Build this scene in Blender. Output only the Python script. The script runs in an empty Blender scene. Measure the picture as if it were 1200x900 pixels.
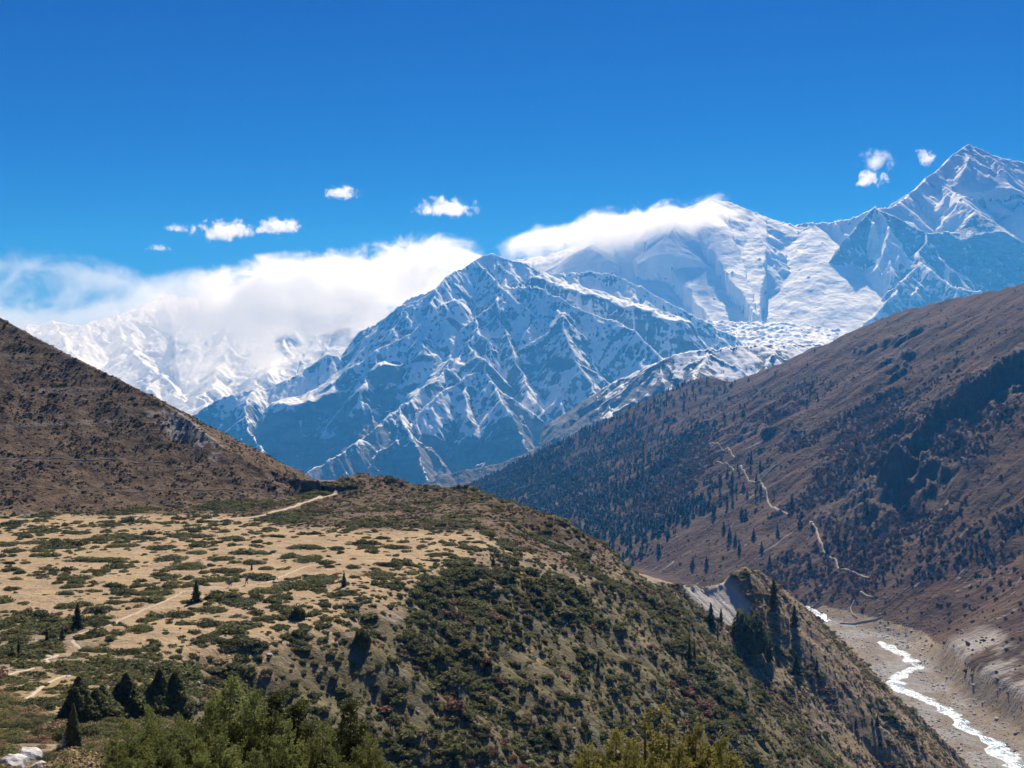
import bpy, bmesh, math, random
import numpy as np
from mathutils import Vector, Matrix, Euler

random.seed(7)
RNG = np.random.default_rng(11)
S = bpy.context.scene
COL = S.collection
F = 1178.0                      # focal length in photo pixels (1200 x 900)

# ------------------------------------------------------------------ camera
cam_data = bpy.data.cameras.new("camera")
cam = bpy.data.objects.new("camera", cam_data)
COL.objects.link(cam)
cam.location = (0, 0, 0)
cam.rotation_euler = (math.radians(90), 0, 0)
cam_data.sensor_fit = 'HORIZONTAL'
cam_data.sensor_width = 36.0
cam_data.lens = 36.0 * F / 1200.0
cam_data.clip_start = 0.1
cam_data.clip_end = 120000
S.camera = cam

# ------------------------------------------------------------------ world, sun, exposure
SUN_EL, SUN_AZ = math.radians(43), math.radians(12)      # azimuth from +Y, positive towards +X
world = bpy.data.worlds.new("World")
S.world = world
world.use_nodes = True
wn = world.node_tree
wn.nodes.clear()
w_out = wn.nodes.new('ShaderNodeOutputWorld')
w_bg = wn.nodes.new('ShaderNodeBackground')
w_sky = wn.nodes.new('ShaderNodeTexSky')
w_sky.sky_type = 'NISHITA'
w_sky.sun_disc = False
w_sky.sun_elevation = SUN_EL
w_sky.sun_rotation = SUN_AZ
w_sky.altitude = 4000
w_sky.air_density = 1.0
w_sky.dust_density = 0.05
w_sky.ozone_density = 4.0
# deep, dry high-altitude blue: each channel of the sky keeps its own contrast
w_sep = wn.nodes.new('ShaderNodeSeparateColor')
w_com = wn.nodes.new('ShaderNodeCombineColor')
wn.links.new(w_sky.outputs[0], w_sep.inputs[0])
for i, (k, g, cap) in enumerate(((.0022, 4.0, 2.2), (.074, 2.1, 3.8), (.35, 1.4, 9.0))):
    pw = wn.nodes.new('ShaderNodeMath'); pw.operation = 'POWER'; pw.inputs[1].default_value = g
    ml = wn.nodes.new('ShaderNodeMath'); ml.operation = 'MULTIPLY'; ml.inputs[1].default_value = k
    wn.links.new(w_sep.outputs[i], pw.inputs[0]); wn.links.new(pw.outputs[0], ml.inputs[0]); 
    dv = wn.nodes.new('ShaderNodeMath'); dv.operation = 'MULTIPLY_ADD'; dv.inputs[1].default_value = 1.0 / cap; dv.inputs[2].default_value = 1.0
    mn = wn.nodes.new('ShaderNodeMath'); mn.operation = 'DIVIDE'
    wn.links.new(ml.outputs[0], dv.inputs[0]); wn.links.new(ml.outputs[0], mn.inputs[0]); wn.links.new(dv.outputs[0], mn.inputs[1]); wn.links.new(mn.outputs[0], w_com.inputs[i])
wn.links.new(w_com.outputs[0], w_bg.inputs[0])
w_bg.inputs[1].default_value = 0.10
wn.links.new(w_bg.outputs[0], w_out.inputs[0])

sun_dir = Vector((math.sin(SUN_AZ) * math.cos(SUN_EL), math.cos(SUN_AZ) * math.cos(SUN_EL), math.sin(SUN_EL)))
sun_data = bpy.data.lights.new("sun", 'SUN')
sun_data.energy = 4.6
sun_data.angle = math.radians(0.5)
sun_data.color = (1.0, 0.94, 0.85)
sun = bpy.data.objects.new("sun", sun_data)
COL.objects.link(sun)
sun.rotation_euler = sun_dir.to_track_quat('Z', 'Y').to_euler()
sun.location = (0, 0, 300)

S.view_settings.view_transform = 'Standard'
S.view_settings.look = 'None'
S.view_settings.gamma = 1.0
S.view_settings.use_curve_mapping = False
S.view_settings.exposure = 0.7
S.cycles.volume_bounces = 10
S.cycles.volume_step_rate = 1.0
S.cycles.max_bounces = 14
S.cycles.diffuse_bounces = 2
S.cycles.transparent_max_bounces = 8

# ------------------------------------------------------------------ noise (numpy)
def _hash(ix, iy, seed):
    n = (ix.astype(np.int64) * 374761393 + iy.astype(np.int64) * 668265263 + seed * 1013904223).astype(np.uint32)
    n = (n ^ (n >> np.uint32(13))) * np.uint32(1274126177)
    n = (n ^ (n >> np.uint32(16))) * np.uint32(2246822519)
    return n ^ (n >> np.uint32(15))

def perlin(x, y, seed=0):
    x0 = np.floor(x); y0 = np.floor(y)
    fx = x - x0; fy = y - y0
    ix = x0.astype(np.int64); iy = y0.astype(np.int64)
    ux = fx * fx * fx * (fx * (fx * 6 - 15) + 10); uy = fy * fy * fy * (fy * (fy * 6 - 15) + 10)
    def g(dx, dy):
        a = _hash(ix + dx, iy + dy, seed).astype(np.float64) * (2 * np.pi / 4294967296.0)
        return np.cos(a) * (fx - dx) + np.sin(a) * (fy - dy)
    a = g(0, 0); b = g(1, 0); c = g(0, 1); d = g(1, 1)
    return 1.4 * ((a + (b - a) * ux) + ((c + (d - c) * ux) - (a + (b - a) * ux)) * uy)

def fbm(x, y, octs=5, seed=0, gain=0.5, lac=2.03):
    r = 0; a = 1.0
    for i in range(octs):
        r = r + a * perlin(x, y, seed + i); x = x * lac + 13.7; y = y * lac - 7.3; a *= gain
    return r

def ridged(x, y, octs=5, seed=0, gain=0.55, lac=2.07):
    r = 0; a = 1.0; w = 1.0
    for i in range(octs):
        n = 1 - np.abs(perlin(x, y, seed + i)); n = n * n
        r = r + a * n * w; w = np.clip(n * 1.6, 0, 1)
        x = x * lac + 5.1; y = y * lac + 9.2; a *= gain
    return r

def _erosion(px, py, dx, dy, seed):
    ix = np.floor(px); iy = np.floor(py); fx = (px - ix).astype(np.float32); fy = (py - iy).astype(np.float32)
    ix = ix.astype(np.int32); iy = iy.astype(np.int32); dx = np.asarray(dx, np.float32); dy = np.asarray(dy, np.float32)
    va, vx, vy, wt = (np.zeros_like(fx) for _ in range(4))
    for i in (-1, 0, 1, 2):
        for j in (-1, 0, 1, 2):
            h = _hash((ix + i), (iy + j), seed)
            hx = (h & np.uint32(0xffff)).astype(np.float32) * np.float32(.5 / 65535)
            hy = (h >> np.uint32(16)).astype(np.float32) * np.float32(.5 / 65535)
            ppx = fx - i + hx; ppy = fy - j + hy
            w = np.exp(-2 * (ppx * ppx + ppy * ppy))
            m = (ppx * dx + ppy * dy) * np.float32(6.2831853)
            c = np.cos(m) * w; s = -np.sin(m) * w
            va += c; vx += s * dx; vy += s * dy; wt += w
    return va / wt, vx / wt, vy / wt

def erode(x, y, gx, gy, scale, amp, octs=4, stripe=1.1, gain=0.45, seed=0, branch=1.0):
    """Gullies that run down the local slope (gx, gy) and branch; returns a height offset."""
    m = np.sqrt(gx * gx + gy * gy) + 1e-6
    k = np.clip(m * 2.2, 0, 1)
    dx = -gy / m * stripe * k; dy = gx / m * stripe * k
    h = 0; hx = 0; hy = 0; f = 1.0; a = 1.0
    for o in range(octs):
        v, ex, ey = _erosion(x / scale * f, y / scale * f, dx - hy * branch, dy + hx * branch, seed + o * 7)
        h = h + v * a; hx = hx + ex * a * f * .16; hy = hy + ey * a * f * .16
        a *= gain; f *= 2.0
    return h * amp

def smooth(a, b, x):
    t = np.clip((x - a) / (b - a), 0, 1)
    return t * t * (3 - 2 * t)

def smax(a, b, k):
    return .5 * (a + b + np.sqrt((a - b) ** 2 + k * k))

def smin(a, b, k):
    return .5 * (a + b - np.sqrt((a - b) ** 2 + k * k))

def P(px, py, d):
    """A point seen at photo position (px, py), d metres away along the view."""
    return ((px - 600) / F * d, d, (450 - py) / F * d)

def polyline(x, y, pts):
    """Nearest point on a plan polyline: distance, height there, side (+ right of travel), arc length."""
    best = np.full(x.shape, 1e18); bz = np.zeros(x.shape); bs = np.zeros(x.shape); bl = np.zeros(x.shape)
    L = 0.0
    for (ax, ay, az), (bx, by, bz_) in zip(pts[:-1], pts[1:]):
        ex, ey = bx - ax, by - ay
        l2 = ex * ex + ey * ey; l = math.sqrt(l2)
        t = np.clip(((x - ax) * ex + (y - ay) * ey) / l2, 0, 1)
        qx = x - ax - t * ex; qy = y - ay - t * ey
        d2 = qx * qx + qy * qy
        m = d2 < best
        best = np.where(m, d2, best); bz = np.where(m, az + t * (bz_ - az), bz)
        bs = np.where(m, np.sign(ex * -(y - ay) + ey * (x - ax)), bs); bl = np.where(m, L + t * l, bl)
        L += l
    return np.sqrt(best), bz, bs, bl

# ------------------------------------------------------------------ near terrain as one height function
VALLEY = [(430, -50, -232), (400, 200, -240), (345, 450, -248), (325, 600, -252), (335, 740, -254), (332, 815, -255),
          (345, 900, -255), (366, 988, -256), (335, 1070, -258), (265, 1200, -262), (150, 1500, -272), (40, 1900, -285),
          (-70, 2300, -300), (-200, 2750, -325), (-340, 3100, -345), (-520, 3500, -370)]
CREST = [(1120, 300, 250), (1090, 900, 240), (1060, 1400, 222), P(1206, 331, 1900), P(1150, 345, 2020), P(1117, 351, 2100), P(1058, 365, 2220), P(1008, 383, 2350),
         P(967, 404, 2450), P(950, 410, 2500), P(900, 432, 2600), P(858, 447, 2680), P(829, 443, 2720), P(812, 446, 2740),
         P(783, 457, 2780), P(742, 476, 2830), P(700, 497, 2870), P(640, 525, 2920), P(580, 555, 2960), P(552, 569, 2990), (-230, 3060, -350)]
CRAG = [P(1290, 350, 1620), P(1240, 372, 1560), P(1225, 395, 1500)]
CRAG2 = [P(1300, 372, 1390), P(1260, 385, 1395), P(1215, 400, 1425), P(1180, 425, 1418), P(1150, 443, 1412), P(1115, 465, 1408), P(1085, 488, 1388), P(1066, 515, 1340), P(1052, 538, 1300)]
SPUR = [(16, 372, -64), (44, 405, -80), (72, 440, -88), (96, 470, -93), (112, 484, -88.0), (122, 492, -92.0), (150, 520, -114), (180, 550, -140), (200, 575, -163), (216, 600, -178), (239, 640, -206), (268, 690, -252)]
L_BASE = [(-900, 120, 0), (-420, 250, 0), (-300, 290, 0), (-170, 331, 0), (-95, 375, 0), (-71, 408, 0), (-66, 440, 0), (-70, 520, 0)]
L_CREST = [(-900, 560, 330), (-420, 500, 120), (-300, 468, 62), P(0, 373, 451), P(60, 406, 442), P(130, 441, 430), P(185, 468, 420), P(215, 487, 414), P(260, 524, 404),
           P(310, 552, 399), P(370, 568, 398), (-72, 405, -40.5)]
HUMMOCK = [P(385, 569, 405), P(425, 558, 432), P(460, 564, 430), P(500, 572, 425), P(545, 573, 418), P(565, 583, 405), P(600, 597, 372), P(622, 599, 350)]
_ry = [-60, 0, 40, 80, 120, 150, 165, 188, 216, 240, 255, 275, 300, 330, 345, 360, 380, 400, 430, 470]
_rx = [20, 15, 5, -16, -38, -52, -52, -38, -28, -17, -9, 6, 20, 33, 34, 28, 12, -6, -26, -30]
_ty = [-80, -8, 0, 8, 15, 30, 60, 90, 110, 150, 168, 430, 470, 550, 650, 760, 4000]
_tz = [4, -1.7, -1.75, -3.4, -5.9, -12, -23.2, -31.2, -35.8, -41.4, -44, -44, -58, -128, -215, -262, -330]

def near_base(x, y):
    dv, zv, sv, lv = polyline(x, y, VALLEY)
    dc, zc, sc, lc = polyline(x, y, CREST)
    # right hillside: rises from the river to the crest
    f = np.maximum(dv - 26, 0)
    t = f / (f + dc + 1e-6)
    zr = zv + 1.2 + (zc - zv) * t ** 1.04
    zr = zr + 15 * smooth(30, 46, dv) * np.exp(-np.maximum(dv - 46, 0) / 70) * smooth(580, 700, y) * (1 - smooth(880, 980, y))
    zr = np.where(sc > 0, zc - .5 * dc, zr)
    dk, zk, _, _ = polyline(x, y, CRAG)
    zr = np.where(sc > 0, zr, np.maximum(zr, zk - 1.25 * np.maximum(dk - 16, 0)))
    dk, zk, _, _ = polyline(x, y, CRAG2)
    zr = np.where(sc > 0, zr, np.maximum(zr, zk - 1.9 * np.maximum(dk - 8, 0)))
    dk = np.where(sc > 0, 1e4, dk)
    # left: shelf, valley wall, spur
    wob = fbm(x / 34, y / 34, 3, 5) * 5.0
    xr = np.interp(y, _ry, _rx) + wob
    zt = np.interp(y, _ty, _tz)
    s = x - xr
    zt = zt - .34 * np.maximum(np.minimum(x, xr) + 8, 0) * smooth(225, 262, y)
    xs_ = np.interp(y, [-60, 0, 80, 160, 220, 300, 360, 450], [20, 15, -12, -36, -18, 6, 4, -22]) + wob * .15
    s2 = x - xs_; w_ = smooth(8, 150, s)
    se = (.5 * (s + np.sqrt(s * s + 64)) - .1) * (1 - w_) + (.5 * (s2 + np.sqrt(s2 * s2 + 64))) * w_
    zl = zt - (.72 + .06 * smooth(225, 275, y) * (1 - smooth(400, 480, y))) * se
    zl = smax(zl, zv + 1.0 + np.minimum(np.maximum(dv - 60, 0) * .05, 30), 5)
    dh, zh, _, _ = polyline(x, y, HUMMOCK)
    zl = smax(zl, zh - .22 * dh - .012 * dh * dh, 1.0)
    dsp, zsp, ssp, lsp = polyline(x, y, SPUR)
    zs = zsp - np.where(ssp > 0, .82, .95) * dsp
    zl = smax(zl, zs, 2.5)
    # bare funnel in the spur
    fx, fy = 92, 455
    # left hill
    db, _, sb, _ = polyline(x, y, L_BASE)
    dl, zlc, sl, _ = polyline(x, y, L_CREST)
    th = db / (db + dl + 1e-6)
    zhill = -44.2 + (zlc + 44.2) * th
    zhill = np.where(sl < 0, zlc - .4 * dl, zhill)
    zl = np.where((sb < 0) & (y < 620), np.maximum(zl, zhill), zl)
    right = sv > 0
    z = np.where(right, zr, zl)
    mk = dict(right=right, dv=dv, lv=lv, t=t, s=s, th=np.where((sb < 0) & (y < 620), th, 0), hill=(sb < 0) & (zhill > -45) & (y < 620), dsp=dsp, dh=dh, zv=zv, dk2=dk, beyond=(sc > 0))
    return z, mk

def near_height(x, y, nr, nc):
    z, mk = near_base(x, y)
    g = lambda a: np.gradient(a.reshape(nr, nc))
    zr, zc = g(z); yr, yc = g(y); xr_, xc = g(x)
    gx = (zc / xc).ravel(); gy = ((zr - zc / xc * xr_) / yr).ravel()
    right = mk['right']
    # masks
    shelf = (1 - smooth(-6, 5, mk['s'])) * (1 - smooth(-.02, .02, mk['th'])) * (1 - smooth(-4, 12, y - np.interp(x, [-95, -66, -30, 10], [334, 306, 298, 292]) + fbm(x / 18, y / 18, 3, 3) * 9)) * smooth(-4, 5, y + fbm(x / 16, y / 16, 3, 8) * 7 - np.interp(x, [-240, -170, -101, -77, -55, -40], [262, 238, 199, 182, 163, 160]))
    shelf = np.where(right, 0, shelf) * (1 - smooth(-12, -2, x + fbm(x / 12, y / 12, 3, 13) * 7))
    flat = (1 - smooth(-10, 10, mk['s'])) * (1 - smooth(0, .03, mk['th'])) * (~right)
    bedm = np.exp(-(np.maximum(mk['dv'] - 18, 0) / 14) ** 2) * (1 - smooth(1080, 1180, y))
    slope_amt = np.clip(1 - flat - bedm, 0, 1)
    # gullies: fine ones close, broad ones on the far hillside
    near = 1 - smooth(560, 900, y) * 1.0
    near = np.where(right, 0, near)
    e1 = np.zeros(x.shape); e2 = np.zeros(x.shape)
    q = (~right) & (y < 900); e1[q] = erode(x[q], y[q], gx[q], gy[q], 24, .85, 4, 1.0, .5, 21)
    q = right; e2[q] = erode(x[q], y[q], gx[q], gy[q], 170, 9.0, 5, 1.1, .45, 33)
    th = mk['th']
    hillm = smooth(0.0, .12, th)
    o = np.where(right, e2 * smooth(.02, .25, mk['t']) * (1 - .85 * smooth(.7, .98, mk['t'])), e1 * (.35 + .65 * (1 - hillm * .6)) * slope_amt * near)
    sm = np.where(y < 620, 1, 0)
    o = o + np.where(right, fbm(x / 60, y / 60, 5, 41) * 4.0 * smooth(.01, .1, mk['t']), 0)
    o = o + np.where(right, 0, (fbm(x / 11, y / 11, 5, 51) * .55) * (1 - flat * .75) * np.clip(y / 60, .1, 1))
    hum = np.exp(-(mk['dh'] / 45) ** 2)
    o = o + np.where(right, 0, ridged(x / 16, y / 16, 4, 61) * 1.5 * hum * smooth(308, 370, y) - 1.0 * hum * smooth(308, 370, y))
    o = o + np.where(right, 0, fbm(x / 40, y / 40, 3, 71) * .5 * shelf)
    # rocky outcrops on the right hillside
    cr = smooth(.55, .8, fbm(x / 130 + 3, y / 130, 3, 81) + .25 * smooth(1350, 1600, y) * smooth(560, 700, x))
    cr = np.where(right, np.maximum(cr * smooth(.25, .45, mk['t']) * (1 - smooth(.78, .9, mk['t'])), np.exp(-(np.maximum(mk['dk2'] - 30, 0) / 55) ** 2)), 0)
    o = o + cr * (ridged(x / 45, y / 45, 4, 83) - .8) * 16
    z2 = z + o * (1 - bedm * .9)
    z2 = z2 + .45 * np.exp(-((x + 7.0) / 1.5) ** 2 - ((y - 15) / 2.5) ** 2)     # little knoll under the corner boulders
    # funnel scar: a bare bowl below the crest of the spur, narrowing downhill
    ux, uy = x - 90.0, y - 462.0
    al = ux * .62 + uy * .78; ac = ux * .78 - uy * .62             # along the crest, down the front
    wob2 = fbm(x / 9, y / 9, 3, 91) * 2.2
    scar = smooth(-3, 1, ac + wob2 * .5) * (1 - smooth(24, 34, ac + wob2)) * (1 - smooth(16, 25, np.abs(al + 2) + np.maximum(ac - 6, 0) * .55 + wob2)) * (~right)
    z2 = z2 - scar * (3.2 - .10 * np.abs(al)) - scar * np.abs(perlin(al * .22, ac * .02 + 5, 5)) * 1.6
    hs = smooth(.0, .35, 1.1 * np.exp(-((x + 132 + .9 * (y - 408)) / 16) ** 2 - ((y - 408) / 11) ** 2) - .55 + .5 * fbm(x / 5, y / 5, 3, 95)) * (mk['th'] > .05)
    scar = np.maximum(scar, hs * .55)
    mk.update(shelf=shelf, flat=flat, bed=bedm, scar=scar, crag=cr, gx=gx, gy=gy, hillm=hillm)
    return z2, mk

GRID = {}
def grid_z(x, y):
    """Ground height by interpolation in the terrain grid."""
    x = np.atleast_1d(np.asarray(x, float)); y = np.atleast_1d(np.asarray(y, float))
    R, T, Z = GRID['rows'], GRID['ang'], GRID['z']
    r = np.interp(y, R, np.arange(len(R))); c = np.interp(np.arctan2(x, y), T, np.arange(len(T)))
    r0 = np.clip(r.astype(int), 0, len(R) - 2); c0 = np.clip(c.astype(int), 0, len(T) - 2)
    fr = r - r0; fc = c - c0
    return (Z[r0, c0] * (1 - fr) * (1 - fc) + Z[r0 + 1, c0] * fr * (1 - fc) + Z[r0, c0 + 1] * (1 - fr) * fc + Z[r0 + 1, c0 + 1] * fr * fc)

def grid_m(name, x, y):
    R, T, Z = GRID['rows'], GRID['ang'], GRID[name]
    r = np.rint(np.interp(y, R, np.arange(len(R)))).astype(int); c = np.rint(np.interp(np.arctan2(x, y), T, np.arange(len(T)))).astype(int)
    return Z[r, c]

def ground_z(x, y): return float(grid_z(x, y)[0])

def on_ground(px, py, d0=8, d1=3250):
    """Where the line of sight through a photo position meets the ground (world coordinates)."""
    for rep in range(2):
        d = np.geomspace(d0, d1, 1500)
        h = grid_z((px - 600) / F * d, d)
        k = np.nonzero((450 - py) / F * d < h)[0]
        i = k[0] if len(k) else len(d) - 1
        if rep == 0: d0, d1 = d[max(i - 1, 0)], d[i] * 1.0001
    x = (px - 600) / F * d[i]
    return float(x), float(d[i]), float(h[i])

# ------------------------------------------------------------------ mesh and node helpers
def new_mesh(name, co, faces, mat=None, smooth_shade=True):
    """co (n,3), faces (m,3|4) arrays -> object"""
    me = bpy.data.meshes.new(name)
    co = np.asarray(co, dtype=np.float32); faces = np.asarray(faces, dtype=np.int32)
    k = faces.shape[1]
    me.vertices.add(len(co)); me.vertices.foreach_set('co', co.ravel())
    me.loops.add(faces.size); me.loops.foreach_set('vertex_index', faces.ravel())
    me.polygons.add(len(faces)); me.polygons.foreach_set('loop_start', np.arange(0, faces.size, k, dtype=np.int32))
    me.polygons.foreach_set('use_smooth', np.full(len(faces), smooth_shade))
    me.update(calc_edges=True)
    if mat: me.materials.append(mat)
    o = bpy.data.objects.new(name, me)
    COL.objects.link(o)
    return o

def attr(me, name, vals):
    a = me.attributes.new(name, 'FLOAT', 'POINT')
    a.data.foreach_set('value', np.asarray(vals, dtype=np.float32).ravel())

def tag(o, label=None, cat=None, group=None, kind=None):
    if label: o['label'] = label
    if cat: o['category'] = cat
    if group: o['group'] = group
    if kind: o['kind'] = kind
    return o

def grid_faces(nr, nc):
    i = np.arange(nr - 1)[:, None] * nc + np.arange(nc - 1)[None, :]
    i = i.ravel()
    return np.stack([i, i + 1, i + nc + 1, i + nc], 1)

class N:
    """small node-tree writer"""
    def __init__(s, name):
        s.m = bpy.data.materials.new(name); s.m.use_nodes = True
        s.t = s.m.node_tree; s.t.nodes.clear()
        s.out = s.t.nodes.new('ShaderNodeOutputMaterial')
    def node(s, typ, **kw):
        n = s.t.nodes.new(typ)
        for k, v in kw.items(): setattr(n, k, v)
        return n
    def put(s, sock, v):
        if isinstance(v, bpy.types.NodeSocket): s.t.links.new(v, sock)
        elif v is not None: sock.default_value = v
    def math(s, op, a, b=None, c=None, clamp=False):
        n = s.node('ShaderNodeMath', operation=op, use_clamp=clamp)
        s.put(n.inputs[0], a); s.put(n.inputs[1], b); s.put(n.inputs[2], c)
        return n.outputs[0]
    def add(s, a, b): return s.math('ADD', a, b)
    def mul(s, a, b): return s.math('MULTIPLY', a, b)
    def sub(s, a, b): return s.math('SUBTRACT', a, b)
    def ramp(s, v, a, b, lo=0.0, hi=1.0):
        n = s.node('ShaderNodeMapRange', interpolation_type='SMOOTHSTEP')
        s.put(n.inputs[0], v); s.put(n.inputs[1], a); s.put(n.inputs[2], b); s.put(n.inputs[3], lo); s.put(n.inputs[4], hi)
        return n.outputs[0]
    def mix(s, f, a, b):
        n = s.node('ShaderNodeMix', data_type='RGBA')
        s.put(n.inputs[0], f)
        for i, v in ((6, a), (7, b)):
            if isinstance(v, tuple): v = (*v, 1.0) if len(v) == 3 else v
            s.put(n.inputs[i], v)
        return n.outputs[2]
    def pos(s): return s.node('ShaderNodeNewGeometry').outputs['Position']
    def attr(s, name): return s.node('ShaderNodeAttribute', attribute_name=name).outputs['Fac']
    def scale(s, vec, v):
        n = s.node('ShaderNodeVectorMath', operation='MULTIPLY')
        s.put(n.inputs[0], vec); s.put(n.inputs[1], v)
        return n.outputs[0]
    def noise(s, vec, scale, detail=4, rough=.55, dist=0.0, col=False):
        n = s.node('ShaderNodeTexNoise')
        s.put(n.inputs['Vector'], vec); s.put(n.inputs['Scale'], scale); s.put(n.inputs['Detail'], detail)
        s.put(n.inputs['Roughness'], rough); s.put(n.inputs['Distortion'], dist)
        return n.outputs['Color' if col else 'Fac']
    def vor(s, vec, scale, feat='F1', out='Distance'):
        n = s.node('ShaderNodeTexVoronoi', feature=feat)
        s.put(n.inputs['Vector'], vec); s.put(n.inputs['Scale'], scale)
        return n.outputs[out]
    def xyz(s, x, y, z):
        n = s.node('ShaderNodeCombineXYZ')
        s.put(n.inputs[0], x); s.put(n.inputs[1], y); s.put(n.inputs[2], z)
        return n.outputs[0]
    def sep(s, v):
        n = s.node('ShaderNodeSeparateXYZ'); s.put(n.inputs[0], v); return n.outputs
    def bump(s, h, dist, strength=1.0):
        n = s.node('ShaderNodeBump')
        s.put(n.inputs['Height'], h); s.put(n.inputs['Distance'], dist); s.put(n.inputs['Strength'], strength)
        return n.outputs[0]
    def bsdf(s, col, rough=.9, normal=None, spec=.2, trans=None):
        n = s.node('ShaderNodeBsdfPrincipled')
        if isinstance(col, tuple): col = (*col, 1.0)
        s.put(n.inputs['Base Color'], col); s.put(n.inputs['Roughness'], rough)
        s.put(n.inputs['Specular IOR Level'], spec)
        if normal is not None: s.put(n.inputs['Normal'], normal)
        s.t.links.new(n.outputs[0], s.out.inputs['Surface'])
        return n

# ------------------------------------------------------------------ terrain materials
def ground_material():
    n = N("mountain ground")
    p = n.pos()
    shelf, bed, scar, s_, hill, tint = (n.attr(k) for k in ('shelf', 'bed', 'scar', 'along', 'hill', 'veg'))
    px, py, pz = n.sep(p)
    # streaks running down the fall line
    fall = n.xyz(n.mul(px, .09), n.mul(py, .55), n.mul(pz, .09))
    st = n.noise(fall, 1.0, 5, .6, .6)
    big = n.noise(p, .035, 4, .55)
    mid = n.noise(p, .16, 5, .6)
    fine = n.noise(p, 1.1, 5, .65)
    tiny = n.noise(p, 5.0, 3, .6)
    soil = n.mix(n.ramp(mid, .35, .65), (.17, .125, .085), (.30, .235, .16))
    soil = n.mix(n.ramp(big, .5, .68), soil, (.27, .19, .12))
    gravel = n.mix(fine, (.30, .275, .25), (.44, .41, .37))
    c = n.mix(n.mul(n.ramp(n.add(st, n.mul(n.sub(fine, .5), .35)), .56, .66), .75), soil, gravel)
    grass = n.mix(n.ramp(n.noise(p, .45, 5, .65), .42, .7), (.36, .27, .145), (.235, .185, .095))
    c = n.mix(n.mul(n.ramp(n.noise(p, .09, 4, .6), .42, .58), .7), c, grass)
    # low green and reddish ground cover on the valley wall
    green = n.mix(fine, (.07, .07, .032), (.14, .13, .06))
    c = n.mix(n.mul(n.ramp(n.add(n.noise(p, .12, 5, .65, .4), n.mul(n.sub(tint, .5), .4)), .52, .62), .7), c, green)
    red = n.mix(fine, (.12, .045, .03), (.22, .10, .06))
    c = n.mix(n.mul(n.ramp(n.noise(n.scale(p, (1, 1, 1)), .085, 5, .7), .62, .7), .6), c, red)
    # brown heath of the left hill and the hummocks
    heath = n.mix(n.ramp(n.noise(p, .22, 5, .65), .35, .65), (.085, .056, .034), (.17, .118, .072))
    heath = n.mix(n.mul(n.ramp(n.noise(n.xyz(n.mul(px, .02), n.mul(py, .02), n.mul(pz, .30)), 1.0, 5, .65, .5), .57, .66), .5), heath, (.25, .21, .17))
    c = n.mix(hill, c, heath)
    # dry turf of the shelf
    turf = n.mix(n.ramp(n.noise(p, .10, 5, .6), .3, .7), (.54, .385, .225), (.46, .325, .185))
    turf = n.mix(n.mul(n.ramp(n.noise(p, .8, 5, .75), .50, .68), .6), turf, (.24, .175, .10))
    turf = n.mix(n.mul(n.ramp(n.noise(p, .035, 4, .6), .54, .66), .55), turf, (.34, .265, .17))
    turf = n.mix(n.mul(n.ramp(n.vor(p, .9), .16, .05), .5), turf, (.13, .105, .07))
    c = n.mix(shelf, c, turf)
    # river gravel
    cob = n.mix(n.vor(p, .45, out='Color'), (.185, .178, .170), (.31, .30, .285))
    cob = n.mix(n.mul(n.ramp(n.noise(p, .03, 4, .6), .46, .58), .7), cob, (.18, .135, .09))
    cob = n.mix(n.mul(n.ramp(n.vor(p, .35), .25, .1), .5), cob, (.52, .50, .47))
    c = n.mix(bed, c, cob)
    bare = n.mix(n.noise(n.xyz(n.mul(px, .6), n.mul(py, .05), n.mul(pz, .02)), 1.0, 3), (.40, .37, .34), (.56, .53, .49))
    c = n.mix(scar, c, bare)
    h = n.add(n.add(n.mul(mid, 2.2), n.mul(fine, .8)), n.mul(tiny, .18))
    n.bsdf(c, .95, n.bump(h, 1.0, .75), .1)
    return n.m

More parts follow.
